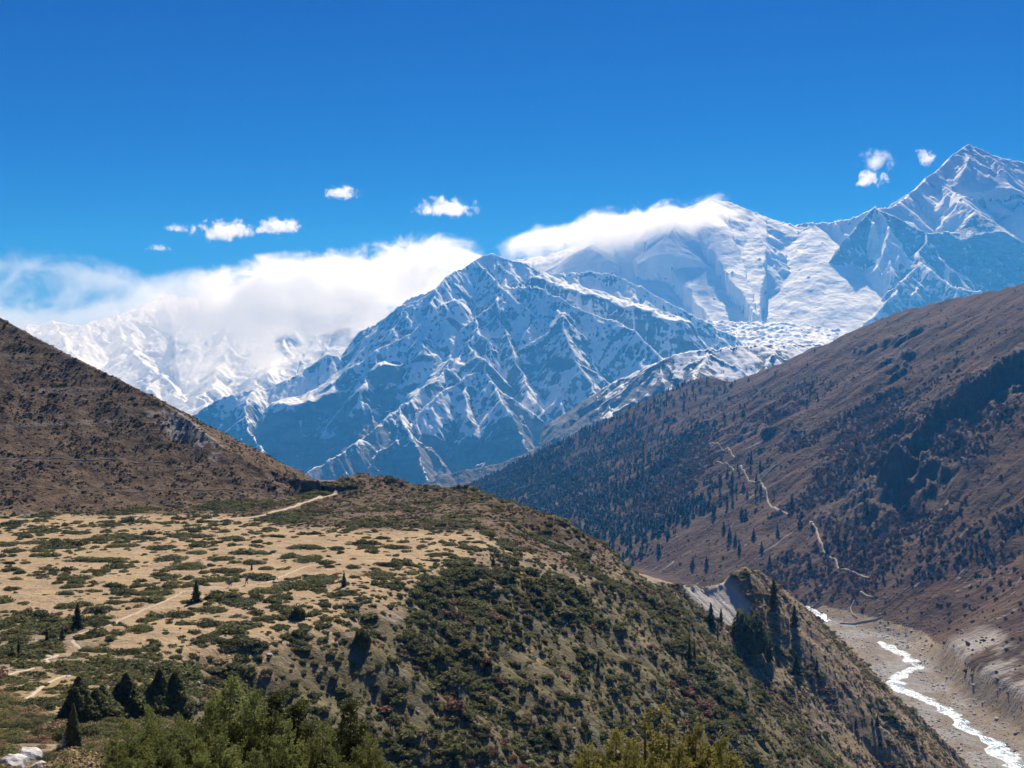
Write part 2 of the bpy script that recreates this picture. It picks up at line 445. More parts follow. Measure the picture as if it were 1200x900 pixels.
def hillside_material():
    n = N("heath hillside")
    p = n.pos(); px, py, pz = n.sep(p)
    su, sv, t, bed, crag = (n.attr(k) for k in ('along', 'across', 'rise', 'bed', 'crag'))
    flow = n.xyz(n.mul(su, .022), n.mul(sv, .0035), 0.0)
    st = n.noise(flow, 1.0, 6, .62, .5)
    st2 = n.noise(n.xyz(n.mul(su, .09), n.mul(sv, .012), 3.0), 1.0, 5, .65, .4)
    big = n.noise(p, .0042, 5, .55)
    mid = n.noise(p, .025, 6, .62)
    fine = n.noise(p, .16, 5, .65)
    c = n.mix(n.ramp(mid, .36, .64), (.046, .022, .011), (.080, .040, .019))
    c = n.mix(n.mul(n.ramp(st, .48, .66), .7), c, (.110, .055, .026))
    c = n.mix(n.mul(n.ramp(n.noise(p, .009, 5, .6), .50, .62), .65), c, (.052, .034, .016))
    c = n.mix(n.mul(n.ramp(fine, .56, .66), .7), c, (.050, .040, .032))
    low = n.ramp(t, .42, .12)
    c = n.mix(n.mul(low, n.ramp(n.noise(p, .02, 5, .65), .42, .6)), c, (.098, .060, .033))
    # pale rock ribs on the lower slopes
    rock = n.mix(n.noise(p, .22, 4), (.22, .20, .19), (.40, .37, .34))
    c = n.mix(n.mul(n.mul(n.ramp(n.add(st2, n.mul(n.sub(fine, .5), .3)), .62, .70), n.ramp(t, .62, .18)), .9), c, rock)
    c = n.mix(n.mul(n.ramp(st2, .66, .72), .45), c, (.22, .18, .15))
    cr = n.mix(n.noise(p, .05, 5, .7), (.055, .045, .040), (.15, .12, .10))
    c = n.mix(n.mul(crag, .85), c, cr)
    bl = n.mul(n.mul(n.ramp(n.add(sv, n.mul(n.sub(mid, .5), 60.0)), 82, 66), n.ramp(su, 1010, 930)), n.ramp(n.noise(n.xyz(n.mul(su, .011), n.mul(sv, .010), 0.0), 1.0, 4, .6), .40, .47))
    c = n.mix(n.mul(bl, .85), c, n.mix(st2, (.24, .215, .19), (.40, .37, .335)))
    cob = n.mix(n.vor(p, .45, out='Color'), (.185, .178, .170), (.31, .30, .285))
    cob = n.mix(n.mul(n.ramp(n.noise(p, .03, 4, .6), .46, .58), .7), cob, (.17, .125, .08))
    c = n.mix(bed, c, cob)
    h = n.add(n.add(n.mul(st, 14.0), n.mul(mid, 11.0)), n.add(n.mul(fine, 3.0), n.mul(n.noise(p, .6, 3, .6), .7)))
    n.bsdf(c, .95, n.bump(h, 1.0, .8), .1)
    return n.m

def build_terrain():
    T = np.tan(np.linspace(math.atan(-.80), math.atan(.86), 860))
    rows = np.concatenate([np.geomspace(2.0, 100, 150)[:-1], np.linspace(100, 520, 640)[:-1], np.linspace(520, 1150, 300)[:-1], np.linspace(1150, 3300, 430)])
    nr, nc = len(rows), len(T)
    y = np.repeat(rows, nc); x = (rows[:, None] * T[None, :]).ravel()
    z, mk = near_height(x, y, nr, nc)
    GRID.update(rows=rows, ang=np.arctan(T), z=z.reshape(nr, nc), **{k: mk[k].reshape(nr, nc) for k in ('shelf', 'bed', 's', 'th', 'right', 't', 'dv', 'lv', 'scar', 'hill', 'beyond')})
    f = grid_faces(nr, nc)
    fi = f[:, 0]
    region = np.where(mk['right'], 2, np.where(mk['hill'] & (mk['th'] > .004), 1, 0))
    region = np.where((mk['dv'] < 40) & (y < 1130), 3, region)
    co = np.stack([x, y, z], 1)
    gm, hm = ground_material(), hillside_material()
    back = smooth(-2, 10, y - np.interp(x, [-95, -66, -30, 10], [334, 306, 298, 292]))
    hillv = np.clip(np.maximum(mk['hillm'], back * (1 - smooth(-6, 4, mk['s'])) * (~mk['right'])), 0, 1)
    data = dict(shelf=mk['shelf'], bed=mk['bed'], scar=mk['scar'], along=mk['lv'], across=mk['dv'], hill=hillv, rise=mk['t'], crag=mk['crag'],
                veg=smooth(-5, 10, mk['s']) * (1 - smooth(90, 200, mk['s'])) + (1 - smooth(130, 168, y)) * .5)
    for r, name, m in ((0, 'ground', gm), (1, 'hill', gm), (2, 'hillside', hm), (3, 'riverbed', gm)):
        ff = f[region[fi] == r]
        u, inv = np.unique(ff.ravel(), return_inverse=True)
        o = new_mesh(name, co[u], inv.reshape(-1, 4), m)
        for k, v in data.items(): attr(o.data, k, v[u])
        tag(o, kind='structure')
build_terrain()

# ------------------------------------------------------------------ snow mountains
def snow_material(name, rock_a, rock_b, snow_lo, snow_hi, bias, brown=(.16, .10, .065), glacier=False):
    n = N(name)
    p = n.pos(); px, py, pz = n.sep(p)
    g = n.node('ShaderNodeNewGeometry')
    nz = n.sep(g.outputs['Normal'])[2]
    steep = n.attr('steep')
    coarse = n.noise(p, .0022, 6, .6)
    mid = n.noise(n.scale(p, (1, 1, .55)), .008, 7, .66, .3)
    strata = n.noise(n.scale(p, (.35, .35, 1.3)), .012, 6, .66, .8)
    fine = n.noise(n.scale(p, (1, 1, .6)), .03, 5, .66)
    v = n.add(nz, n.add(n.mul(n.sub(mid, .5), .9), n.add(n.mul(n.sub(strata, .5), .8), n.mul(n.sub(coarse, .5), 1.0))))
    v = n.add(v, n.mul(n.sub(fine, .5), .35))
    v = n.add(v, n.mul(n.attr('ridge'), .25))
    line = n.ramp(n.add(pz, n.mul(n.sub(coarse, .5), 500.0)), snow_lo, snow_hi, -0.75, 0.0)
    v = n.add(n.add(v, line), bias)
    v = n.sub(n.sub(v, n.mul(steep, .08 if glacier else .35)), n.mul(n.attr('rocky'), n.ramp(n.noise(n.scale(p, (1, 1, .35)), .011, 5, .65, .3), .30, .62, .25, .95)))
    snow = n.ramp(v, .60, .70)
    rock = n.mix(n.ramp(strata, .35, .65), rock_a, rock_b)
    low = n.ramp(n.add(pz, n.mul(n.sub(mid, .5), 420.0)), snow_lo + 120.0, snow_lo - 200.0)
    rock = n.mix(low, rock, brown)
    snowc = n.mix(fine, (.78, .80, .83), (.86, .87, .88))
    c = n.mix(snow, rock, snowc)
    h = n.add(n.mul(mid, 45.0), n.add(n.mul(strata, 30.0), n.mul(fine, 10.0)))
    b = n.bump(h, 1.0, n.ramp(snow, 0.0, 1.0, .75, .32))
    n.bsdf(c, .8, b, .15)
    return n.m

def spawn(rng, ridges, levels):
    """Side ridges branching off the given ridges, each dropping less steeply than the flank it stands on."""
    out = []
    cur = ridges
    for spacing, length, drop, wid, sl_k in levels:
        nxt = []
        for sl, pts, *_r in cur:
            side = rng.choice([-1, 1])
            for (ax, ay, az), (bx, by, bz) in zip(pts[:-1], pts[1:]):
                l = math.hypot(bx - ax, by - ay)
                n = l / spacing
                for i in range(int(n) + (rng.random() < n % 1)):
                    t = rng.random(); side = -side
                    x, y, z = ax + (bx - ax) * t, ay + (by - ay) * t, az + (bz - az) * t
                    ex, ey = (bx - ax) / l, (by - ay) / l
                    if bz > az: ex, ey = -ex, -ey
                    ang = math.radians(rng.uniform(48, 82)) * side
                    g = drop * sl * rng.uniform(.8, 1.12)
                    L = length * rng.uniform(.5, 1.35)
                    p = [(x, y, z - rng.uniform(0, 8))]
                    m = 5; a = math.atan2(ey, ex) + ang
                    for k in range(m):
                        a += rng.normal(0, .16) - ang * .05
                        st = L / m
                        x += math.cos(a) * st; y += math.sin(a) * st; z -= g * st * rng.uniform(.55, 1.45)
                        p.append((x, y, z))
                    nxt.append((sl * sl_k * rng.uniform(.92, 1.1), p))
        out += [(r, wid) for r in nxt]
        cur = nxt
    return out

def mountain(name, ridges, xr, yr, res, mat, base, levels, er=(150, 10, 3), rough=8, seed=0, wob=10, front=None, benches=(), serac=0):
    """ridges: list of (slope, [points], rockiness); benches: gentle snow shelves (slope, [points], width); the height at a place is the highest of the ridge flanks above it, then gullied"""
    nc, nr = res
    xs = np.linspace(*xr, nc); ys = np.linspace(*yr, nr)
    X = np.tile(xs, nr).reshape(nr, nc); Y = np.repeat(ys, nc).reshape(nr, nc)
    WX = X + fbm(X / 300, Y / 300, 4, seed + 1) * 28; WY = Y + fbm(X / 300 + 9, Y / 300, 4, seed + 2) * 28
    rng = np.random.default_rng(seed)
    z = np.full(X.shape, float(base))
    fine = []
    rocky = np.zeros(X.shape)
    for sl, pts, *rk in list(ridges) + [(b[0], b[1], 0, b[2]) for b in benches]:   # break the long crests into uneven steps
        q = []
        for a, b in zip(pts[:-1], pts[1:]):
            n = max(1, int(math.dist(a, b) / 130))
            for i in range(n):
                t = i / n; k = wob * (0 if i == 0 else 1)
                q.append(tuple(a[j] + (b[j] - a[j]) * t + rng.normal(0, k * (1.6, 1.6, .55)[j]) for j in range(3)))
        q.append(pts[-1]); fine.append((sl, q, rk[0] if rk else 0, rk[1] if len(rk) > 1 else 1e9))
    for sl, pts, rk, lim in fine:
        d, zz, _, _ = polyline(WX, WY, pts)
        zz = zz - 1.3 * np.maximum(d - lim, 0)
        rocky = np.where(zz - sl * d > z, rk, rocky)
        z = np.maximum(z, zz - sl * d)
    for (sl, pts), wid in spawn(rng, ridges, levels):
        px = [p[0] for p in pts]; py = [p[1] for p in pts]
        i0, i1 = np.searchsorted(ys, (min(py) - wid, max(py) + wid)); j0, j1 = np.searchsorted(xs, (min(px) - wid, max(px) + wid))
        if i1 - i0 < 2 or j1 - j0 < 2: continue
        d, zz, _, _ = polyline(WX[i0:i1, j0:j1], WY[i0:i1, j0:j1], pts)
        z[i0:i1, j0:j1] = np.maximum(z[i0:i1, j0:j1], zz - sl * d)
    gy, gx = (a.ravel() for a in np.gradient(z, ys, xs))
    x, y = X.ravel(), Y.ravel()
    z = z.ravel() + erode(x, y, gx, gy, er[0], er[1], er[2], 1.1, .5, seed + 5)
    z = z + fbm(x / 120, y / 120, 5, seed + 9) * rough
    flat = 1 - smooth(.34, .45, np.hypot(gx, gy))               # broken ice where the glacier lies flat
    z = z + flat * serac * (ridged(x / 150, y / 90, 4, seed + 21) - .9)
    if front: z = z - (1 - smooth(*front, y)) * 900
    o = new_mesh(name, np.stack([x, y, z], 1), grid_faces(nr, nc), mat)
    z2 = z.reshape(nr, nc)
    gyy, gxx = np.gradient(z2, ys, xs)
    attr(o.data, 'steep', smooth(.8, 1.5, np.hypot(gxx, gyy)))
    k = z2.copy()
    for _ in range(8):
        k[1:-1, 1:-1] = (k[1:-1, 1:-1] * 2 + k[:-2, 1:-1] + k[2:, 1:-1] + k[1:-1, :-2] + k[1:-1, 2:]) / 6
    attr(o.data, 'ridge', np.clip((z2 - k) / 8.0, -1, 1))
    attr(o.data, 'rocky', rocky)
    tag(o, kind='structure')
    return o

def PP(*pts): return [P(*q) for q in pts]

central = [
    (.95, PP((120, 545, 6300), (200, 503, 6600), (228, 484, 6680), (250, 470, 6750), (285, 459, 6850), (330, 447, 6950), (352, 436, 7030), (368, 424, 7080), (382, 415, 7110), (398, 420, 7140), (415, 409, 7170), (440, 384, 7230), (465, 360, 7290), (490, 352, 7330), (512, 340, 7360), (525, 324, 7550), (548, 311, 7720),
              (565, 301, 7860), (577, 297, 7900), (592, 303, 7880), (615, 309, 7850), (632, 319, 7830), (660, 322, 7950), (690, 318, 8050), (720, 322, 8000), (748, 334, 7950), (775, 350, 7900), (800, 362, 7850), (840, 385, 7800), (900, 420, 7700))),
    (1.05, PP((592, 305, 7880), (590, 330, 7600), (594, 338, 7450), (588, 362, 7200), (568, 385, 7050), (548, 400, 6900), (520, 432, 6600), (494, 456, 6380), (469, 477, 6200), (434, 507, 5900), (400, 532, 5700), (360, 556, 5500))),
    (1.05, PP((548, 400, 6900), (565, 436, 6500), (585, 470, 6200), (607, 505, 6000), (628, 545, 5750), (640, 570, 5600))),
    (1.0, PP((594, 338, 7450), (631, 336, 7420), (662, 352, 7250), (700, 370, 7150), (744, 388, 7000), (775, 415, 6800), (800, 450, 6500), (815, 480, 6300))),
    (1.05, PP((662, 352, 7250), (660, 385, 6900), (680, 425, 6600), (700, 462, 6350), (712, 500, 6100), (720, 530, 5950))),
    (1.05, PP((586, 372, 7150), (600, 425, 6750), (620, 452, 6500), (650, 497, 6200), (672, 530, 5950))),
    (1.0, PP((512, 340, 7360), (500, 372, 7150), (478, 392, 7000), (452, 404, 6900), (425, 424, 6800), (395, 446, 6700), (360, 466, 6600))),
    (1.0, PP((440, 384, 7230), (430, 402, 7080), (412, 428, 6900))),
    (1.0, PP((469, 477, 6200), (480, 510, 5900), (492, 540, 5700), (500, 566, 5500))),
    (1.0, PP((300, 455, 6880), (290, 485, 6550), (300, 520, 6250), (330, 550, 5900))),
]
mountain('snow_mountain', central, (-3400, 2600), (5000, 8500), (860, 700),
         snow_material('snow and rock', (.085, .085, .09), (.19, .18, .175), -440, -90, .36), -800, ((330, 700, .72, 320, 1.08), (170, 260, .78, 150, 1.05), (90, 110, .8, 70, 1.05)), (130, 9, 3), 7, 3, 17, benches=[
             (.30, PP((505, 388, 7180), (470, 408, 7020), (430, 430, 6880), (390, 448, 6740), (350, 464, 6640)), 170),
             (.32, PP((528, 422, 6720), (500, 452, 6500), (474, 480, 6280), (448, 502, 6080), (425, 520, 5950)), 110),
             (.32, PP((640, 320, 7720), (690, 338, 7560), (740, 354, 7440), (790, 370, 7340)), 140),
             (.34, PP((535, 352, 7300), (548, 366, 7240), (560, 378, 7180)), 120),
             (.34, PP((430, 530, 5900), (410, 540, 5800)), 80)])

K = 1.28
def PK(*pts): return [P(a, b, d * K) for a, b, d in pts]
right_range = [
    (.62, PK((560, 310, 9600), (640, 300, 9600), (690, 283, 9600), (760, 258, 9700), (830, 234, 9800), (852, 236, 9800), (870, 243, 9750), (900, 254, 9700), (915, 259, 9650), (930, 265, 9600), (950, 262, 9530))),
    (1.1, PK((950, 262, 9530), (962, 261, 9500), (985, 259, 9400), (1005, 254, 9300), (1024, 243, 9200), (1045, 243, 9300))),
    (1.0, PK((1045, 243, 9300), (1062, 232, 9600), (1082, 212, 9900), (1100, 197, 10100), (1112, 187, 10200), (1124, 176, 10300), (1135, 170, 10400), (1148, 174, 10400), (1165, 183, 10400), (1185, 187, 10400), (1200, 190, 10400), (1260, 205, 10400), (1350, 250, 10400), (1500, 330, 10300))),
    (1.15, PK((1024, 243, 9200), (1050, 254, 9050), (1068, 264, 8970), (1085, 274, 8900), (1104, 272, 8930), (1120, 272, 8950), (1147, 277, 8950), (1187, 291, 8950), (1250, 312, 8900), (1350, 350, 8800)), 1),
    (1.1, PK((1085, 274, 8900), (1077, 306, 8520), (1061, 325, 8250), (1040, 350, 7980), (1013, 378, 7700), (980, 410, 7450)), .7),
    (1.1, PK((1077, 306, 8520), (1092, 316, 8300), (1112, 334, 8050), (1144, 341, 7900), (1180, 352, 7800)), .5),
    (1.2, PK((1024, 243, 9200), (1003, 267, 9000), (985, 288, 8880), (966, 318, 8700), (952, 340, 8560), (938, 358, 8450)), 1),
    (1.2, PK((1024, 243, 9200), (1012, 290, 8900), (1000, 325, 8650), (985, 352, 8450), (960, 375, 8250)), 1),
    (.8, PK((1124, 176, 10300), (1105, 205, 10050), (1090, 225, 9850), (1075, 245, 9650), (1100, 262, 9400))),
    (.8, PK((1148, 176, 10400), (1170, 205, 10150), (1200, 235, 9950), (1240, 250, 9800))),
    (.85, PK((870, 243, 9750), (862, 285, 9300), (850, 318, 8900), (842, 345, 8500))),
    (.85, PK((945, 262, 9550), (925, 295, 9200), (900, 325, 8800), (885, 350, 8500))),
    (.85, PK((760, 258, 9700), (770, 300, 9250), (790, 330, 8900), (800, 350, 8600))),
    (.85, PK((690, 283, 9600), (700, 305, 9300), (722, 325, 9000))),
    (.35, PK((700, 352, 8300), (760, 362, 8000), (800, 372, 7800), (860, 378, 7700), (920, 380, 7600), (990, 388, 7500))),
    (.7, PK((760, 380, 7700), (800, 392, 7500), (850, 398, 7400), (890, 396, 7400), (930, 400, 7350))),
]
mountain('snow_mountain', right_range, (-1200, 9500), (8640, 13900), (900, 600),
         snow_material('glacier snow', (.10, .105, .115), (.21, .205, .205), -1500, -1400, .50, glacier=True), -900, ((420, 800, .8, 380, 1.05), (200, 300, .8, 170, 1.05), (110, 130, .82, 80, 1.05)), (300, 4, 3), 2.5, 40, 14, (8640, 8900), serac=24)
left_range = [
    (.62, [P(a, b, d) for a, b, d in ((-220, 440, 12300), (-60, 405, 12500), (20, 388, 12600), (60, 376, 12700), (95, 383, 12600), (125, 372, 12900), (150, 366, 13100), (190, 346, 13500), (230, 352, 13500), (290, 350, 13500), (360, 352, 13400), (440, 360, 13300), (560, 380, 13200))]),
    (.7, [P(a, b, d) for a, b, d in ((60, 376, 12700), (75, 400, 12200), (95, 425, 11800), (125, 452, 11300), (150, 470, 11000))]),
    (.7, [P(a, b, d) for a, b, d in ((150, 366, 13100), (142, 395, 12500), (165, 420, 12000), (200, 448, 11500), (215, 470, 11200))]),
    (.7, [P(a, b, d) for a, b, d in ((290, 350, 13500), (275, 390, 12600), (262, 415, 12100), (250, 440, 11600), (240, 470, 11000))]),
    (.7, [P(a, b, d) for a, b, d in ((360, 352, 13400), (335, 395, 12500), (318, 425, 11900), (300, 450, 11400))]),
]
mountain('snow_mountain', left_range, (-8200, 400), (9300, 14200), (640, 440),
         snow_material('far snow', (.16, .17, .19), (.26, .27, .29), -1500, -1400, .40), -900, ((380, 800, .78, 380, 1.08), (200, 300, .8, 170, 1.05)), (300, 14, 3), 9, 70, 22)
nub = [
    (.62, PP((1120, 400, 5300), (1000, 402, 5150), (950, 404, 5100), (905, 405, 5020), (880, 405, 4980), (860, 407, 4950), (830, 410, 4930), (800, 414, 4900), (778, 422, 4880), (760, 434, 4850), (730, 456, 4800), (690, 487, 4720), (640, 519, 4640), (590, 542, 4560), (545, 551, 4500), (510, 562, 4430), (470, 580, 4380))),
    (.8, PP((830, 410, 4930), (815, 440, 4600), (800, 470, 4300), (790, 500, 4100))),
    (.8, PP((905, 405, 5020), (900, 440, 4600), (890, 470, 4300))),
]
mountain('snow_ridge', nub, (-1500, 2600), (3650, 5600), (640, 330),
         snow_material('snow ridge', (.11, .10, .095), (.20, .18, .16), -190, 60, -.02, (.11, .085, .06)), -800, ((200, 420, .75, 220, 1.08), (90, 150, .8, 90, 1.05)), (90, 6, 3), 4, 90, 5)

def wide_ground():
    n = N("valley floor")
    p = n.pos()
    n.bsdf(n.mix(n.noise(p, .002, 5), (.09, .07, .05), (.15, .12, .08)), .95, None, .1)
    xs = np.linspace(-16000, 16000, 81); ys = np.linspace(-6000, 8540, 41)
    x = np.tile(xs, 41); y = np.repeat(ys, 81)
    z = -720 + fbm(x / 3000, y / 3000, 3, 3) * 60
    o = new_mesh('terrain', np.stack([x, y, z], 1), grid_faces(41, 81), n.m)
    tag(o, kind='structure')
wide_ground()

# ------------------------------------------------------------------ haze
HAZE = True
if HAZE:
    n = N("mountain air")
    v = n.node('ShaderNodeVolumePrincipled')
    v.inputs['Color'].default_value = (.065, .385, 1.0, 1)
    v.inputs['Absorption Color'].default_value = (1, 1, 1, 1)
    v.inputs['Density'].default_value = 7.2e-5
    v.inputs['Anisotropy'].default_value = 0.2
    n.t.links.new(v.outputs[0], n.out.inputs['Volume'])
    bm = bmesh.new(); bmesh.ops.create_cube(bm, size=1)
    me = bpy.data.meshes.new('haze'); bm.to_mesh(me); bm.free(); me.materials.append(n.m)
    hz = bpy.data.objects.new('haze', me); COL.objects.link(hz)
    x0, x1, y0, y1, z0, z1 = -16200, 16200, -6200, 8580, -810, 1250
    hz.location = ((x0 + x1) / 2, (y0 + y1) / 2, (z0 + z1) / 2); hz.scale = (x1 - x0, y1 - y0, z1 - z0)
    tag(hz, kind='stuff')

# ------------------------------------------------------------------ river and trails, draped on the terrain
TREAD = set()
def off_trail(x, y):
    k = np.rint(x / 1.1).astype(np.int64) * 100000 + np.rint(y / 1.1).astype(np.int64)
    return ~np.isin(k, np.fromiter(TREAD, np.int64, len(TREAD)))

def ribbon(name, px_pts, mat, lift, widths, kind='structure', step=None, jag=.25, d0=8, clear=False):
    pts = [on_ground(a, b, d0) for a, b in px_pts]
    ws = widths if isinstance(widths, (list, tuple)) else [widths] * len(pts)
    seg = [math.dist(pts[i][:2], pts[i + 1][:2]) for i in range(len(pts) - 1)]
    cum = np.concatenate([[0], np.cumsum(seg)])
    step = step or max(.4, ws[0] * .5)
    n = max(8, int(cum[-1] / step))
    tt = np.linspace(0, cum[-1], n)
    cx = np.interp(tt, cum, [p[0] for p in pts]); cy = np.interp(tt, cum, [p[1] for p in pts]); w = np.interp(tt, cum, ws)
    for _ in range(3):
        cx[1:-1] = (cx[:-2] + 2 * cx[1:-1] + cx[2:]) / 4; cy[1:-1] = (cy[:-2] + 2 * cy[1:-1] + cy[2:]) / 4
    cx += fbm(tt / (ws[0] * 6), tt * 0 + 3, 3, 201) * ws[0] * .5; cy += fbm(tt / (ws[0] * 6), tt * 0 + 8, 3, 202) * ws[0] * .3
    dx, dy = np.gradient(cx), np.gradient(cy); l = np.hypot(dx, dy) + 1e-9
    nx, ny = -dy / l, dx / l
    cols = 7
    u = np.linspace(-1, 1, cols)
    wl = w * .5 * (1 + fbm(tt / (ws[0] * 1.3), tt * 0 + 5, 4, 203) * jag * 2); wr = w * .5 * (1 + fbm(tt / (ws[0] * 1.3), tt * 0 + 25, 4, 204) * jag * 2)
    off = np.where(u[None, :] < 0, u[None, :] * wl[:, None], u[None, :] * wr[:, None])
    X = cx[:, None] + nx[:, None] * off; Y = cy[:, None] + ny[:, None] * off
    for a in (-1, 0, 1) if clear else (0, .5):
        for b in (-1, 0, 1) if clear else (0, .5):
            TREAD.update((np.rint(X.ravel() / 1.1 + a).astype(np.int64) * 100000 + np.rint(Y.ravel() / 1.1 + b).astype(np.int64)).tolist())
    Z = grid_z(X.ravel(), Y.ravel()).reshape(X.shape) + lift - np.abs(u[None, :]) ** 3 * lift * .9
    o = new_mesh(name, np.stack([X.ravel(), Y.ravel(), Z.ravel()], 1), grid_faces(n, cols), mat)
    attr(o.data, 'edge', np.tile(np.abs(u), n))
    return tag(o, kind=kind)

def path_material():
    n = N("trodden dust")
    p = n.pos()
    n.bsdf(n.mix(n.noise(p, .7, 4), (.38, .30, .21), (.52, .43, .325)), .95, None, .1)
    return n.m

def water_material():
    n = N("white water")
    p = n.pos()
    a = n.noise(p, .09, 6, .68, 1.2); b = n.noise(p, .5, 5, .65, .6)
    foam = n.ramp(n.add(a, n.mul(n.sub(b, .5), 1.1)), .40, .60)
    c = n.mix(foam, (.15, .24, .32), (.50, .56, .62))
    m = n.bsdf(c, n.ramp(foam, 0.0, 1.0, .12, .6), n.bump(n.add(n.mul(a, 1.4), n.mul(b, .5)), 1.0, .8), .5)
    return n.m

PATH, WATER = path_material(), water_material()
ribbon('river', [(1196, 935), (1190, 905), (1180, 884), (1172, 874), (1153, 861), (1130, 847), (1107, 832), (1077, 818), (1058, 808), (1045, 796), (1056, 788), (1078, 782), (1064, 770), (1052, 764), (1044, 757), (1034, 752)],
       WATER, .5, [14, 15, 14, 12, 12, 11, 11, 12, 13, 13, 10, 9, 12, 13, 12, 6], step=1.6, jag=.45, d0=560)
ribbon('river', [(972, 728), (965, 725), (958, 721), (950, 716), (944, 711)], WATER, .5, [7, 9, 9, 8, 7], step=2.0, d0=800)
n_ = N("worn hill path"); n_.bsdf(n_.mix(n_.noise(n_.pos(), .8, 3), (.13, .095, .066), (.20, .155, .115)), .95, None, .1); HILLPATH = n_.m
for pts in ([(-20, 538), (40, 537), (90, 539), (150, 541), (190, 542)], [(-20, 573), (60, 573), (130, 575), (200, 574), (260, 573), (300, 573)]):
    ribbon('trail', pts, HILLPATH, .15, .7, d0=300, step=.6, jag=.4)
trail = [
    ([(97, 763), (90, 757), (83, 748), (97, 741), (127, 733), (143, 725), (173, 713), (200, 702), (213, 694), (240, 690), (267, 689), (290, 686), (312, 683), (330, 676), (347, 668), (383, 658)], .10, .75, 100),
    ([(0, 794), (20, 788), (40, 783)], .1, .6, 90), ([(57, 781), (55, 773), (67, 768)], .1, .7, 90), ([(20, 828), (40, 812), (60, 798), (77, 792)], .1, .6, 80),
    ([(233, 610), (263, 609), (302, 606), (323, 599), (340, 595), (353, 590), (375, 583), (397, 576)], .25, 1.9, 250),
]
for pts, lift, w, d0 in trail: ribbon('trail', pts, PATH, lift, w, d0=d0, clear=lift > .2 or len(pts) > 9)
for pts, w in (([(949, 612), (956, 619), (958, 626), (960, 632), (963, 640), (967, 649), (973, 654), (979, 657), (981, 662), (984, 667), (1000, 671), (1018, 678)], 2.6),
               ([(840, 541), (859, 550), (879, 565), (886, 566), (891, 563), (894, 570), (898, 578), (900, 589), (912, 598), (924, 604)], 2.6),
               ([(831, 520), (846, 527), (861, 537)], 2.2), ([(891, 563), (902, 552), (910, 545)], 2.0),
               ([(1001, 704), (997, 712), (998, 720), (1004, 724)], 1.6), ([(984, 731), (1000, 731), (1012, 729), (1024, 727), (1034, 723)], 1.8), ([(1008, 694), (1014, 699), (1024, 700)], 2.4)):
    ribbon('trail', pts, PATH, 1.5, w, d0=700, step=2.0)

# ------------------------------------------------------------------ plants: leaf-sized faces gathered into clumps
def leaf_material(name, dark, light, trans=.25, scale=1.2):
    n = N(name)
    g = n.node('ShaderNodeNewGeometry'); oi = n.node('ShaderNodeObjectInfo')
    r = n.noise(g.outputs['Position'], scale, 3, .6)
    v = n.add(n.mul(n.ramp(r, .3, .7), .55), n.add(n.mul(g.outputs['Random Per Island'], .35), n.mul(n.sub(oi.outputs['Random'], .5), .35)))
    c = n.mix(n.math('MULTIPLY', v, 1.0, clamp=True), dark, light)
    b = n.node('ShaderNodeBsdfPrincipled'); n.put(b.inputs['Base Color'], c); b.inputs['Roughness'].default_value = .75; b.inputs['Specular IOR Level'].default_value = .15
    t = n.node('ShaderNodeBsdfTranslucent'); n.put(t.inputs[0], c)
    m = n.node('ShaderNodeMixShader'); m.inputs[0].default_value = trans
    n.t.links.new(b.outputs[0], m.inputs[1]); n.t.links.new(t.outputs[0], m.inputs[2]); n.t.links.new(m.outputs[0], n.out.inputs['Surface'])
    return n.m

M_JUN = leaf_material("juniper leaves", (.072, .078, .028), (.235, .23, .088), .42)
M_DARK = leaf_material("dark juniper leaves", (.046, .056, .022), (.15, .155, .058), .35)
M_RED = leaf_material("red autumn leaves", (.13, .065, .045), (.27, .15, .10), .3)
M_GREY = leaf_material("dry grey twigs", (.085, .070, .055), (.21, .175, .135), .1)
M_STRAW = leaf_material("straw tussock", (.20, .145, .075), (.40, .30, .165), .2)
M_SCRUB = leaf_material("heath scrub", (.062, .044, .024), (.145, .098, .054), .3, .3)
M_BIRCH = leaf_material("bare birch twigs", (.11, .058, .034), (.21, .115, .072), .3, .2)
M_FIR = leaf_material("fir needles", (.010, .020, .013), (.034, .050, .028), .1, .3)
M_NEAR = leaf_material("olive juniper sprays", (.075, .092, .026), (.30, .33, .11), .4, 2.5)  # fresh olive green of the foreground foliage
M_DARKN = leaf_material("deep green juniper sprays", (.045, .06, .02), (.16, .17, .06), .3, 2.5)
M_YEL = leaf_material("yellow green sprays", (.12, .12, .03), (.42, .38, .12), .4, 2.5)
def bark_material():
    n = N("juniper bark"); p = n.pos()
    n.bsdf(n.mix(n.noise(n.scale(p, (1, 1, .2)), 14.0, 4), (.10, .07, .05), (.26, .20, .15)), .9, None, .1)
    return n.m
M_BARK = bark_material()

def unit(v): return v / (np.linalg.norm(v, axis=1, keepdims=True) + 1e-9)

def leaves(rng, pos, nrm, size, aspect=1.6, tilt=.7):
    """one four-sided leaf face at every position, facing roughly along nrm"""
    n = len(pos)
    nn = unit(nrm + rng.normal(0, tilt, (n, 3)))
    a = unit(np.cross(nn, rng.normal(0, 1, (n, 3)))); b = np.cross(nn, a)
    s = (size * rng.uniform(.6, 1.35, n))[:, None]
    a = a * s * aspect * .5; b = b * s * .5
    co = np.stack([pos - a, pos + b * .9, pos + a, pos - b * .9], 1).reshape(-1, 3)
    return co, np.arange(4 * n).reshape(n, 4)

def join(parts):
    co, fa, k = [], [], 0
    for c, f in parts: co.append(c); fa.append(f + k); k += len(c)
    return np.concatenate(co), np.concatenate(fa)

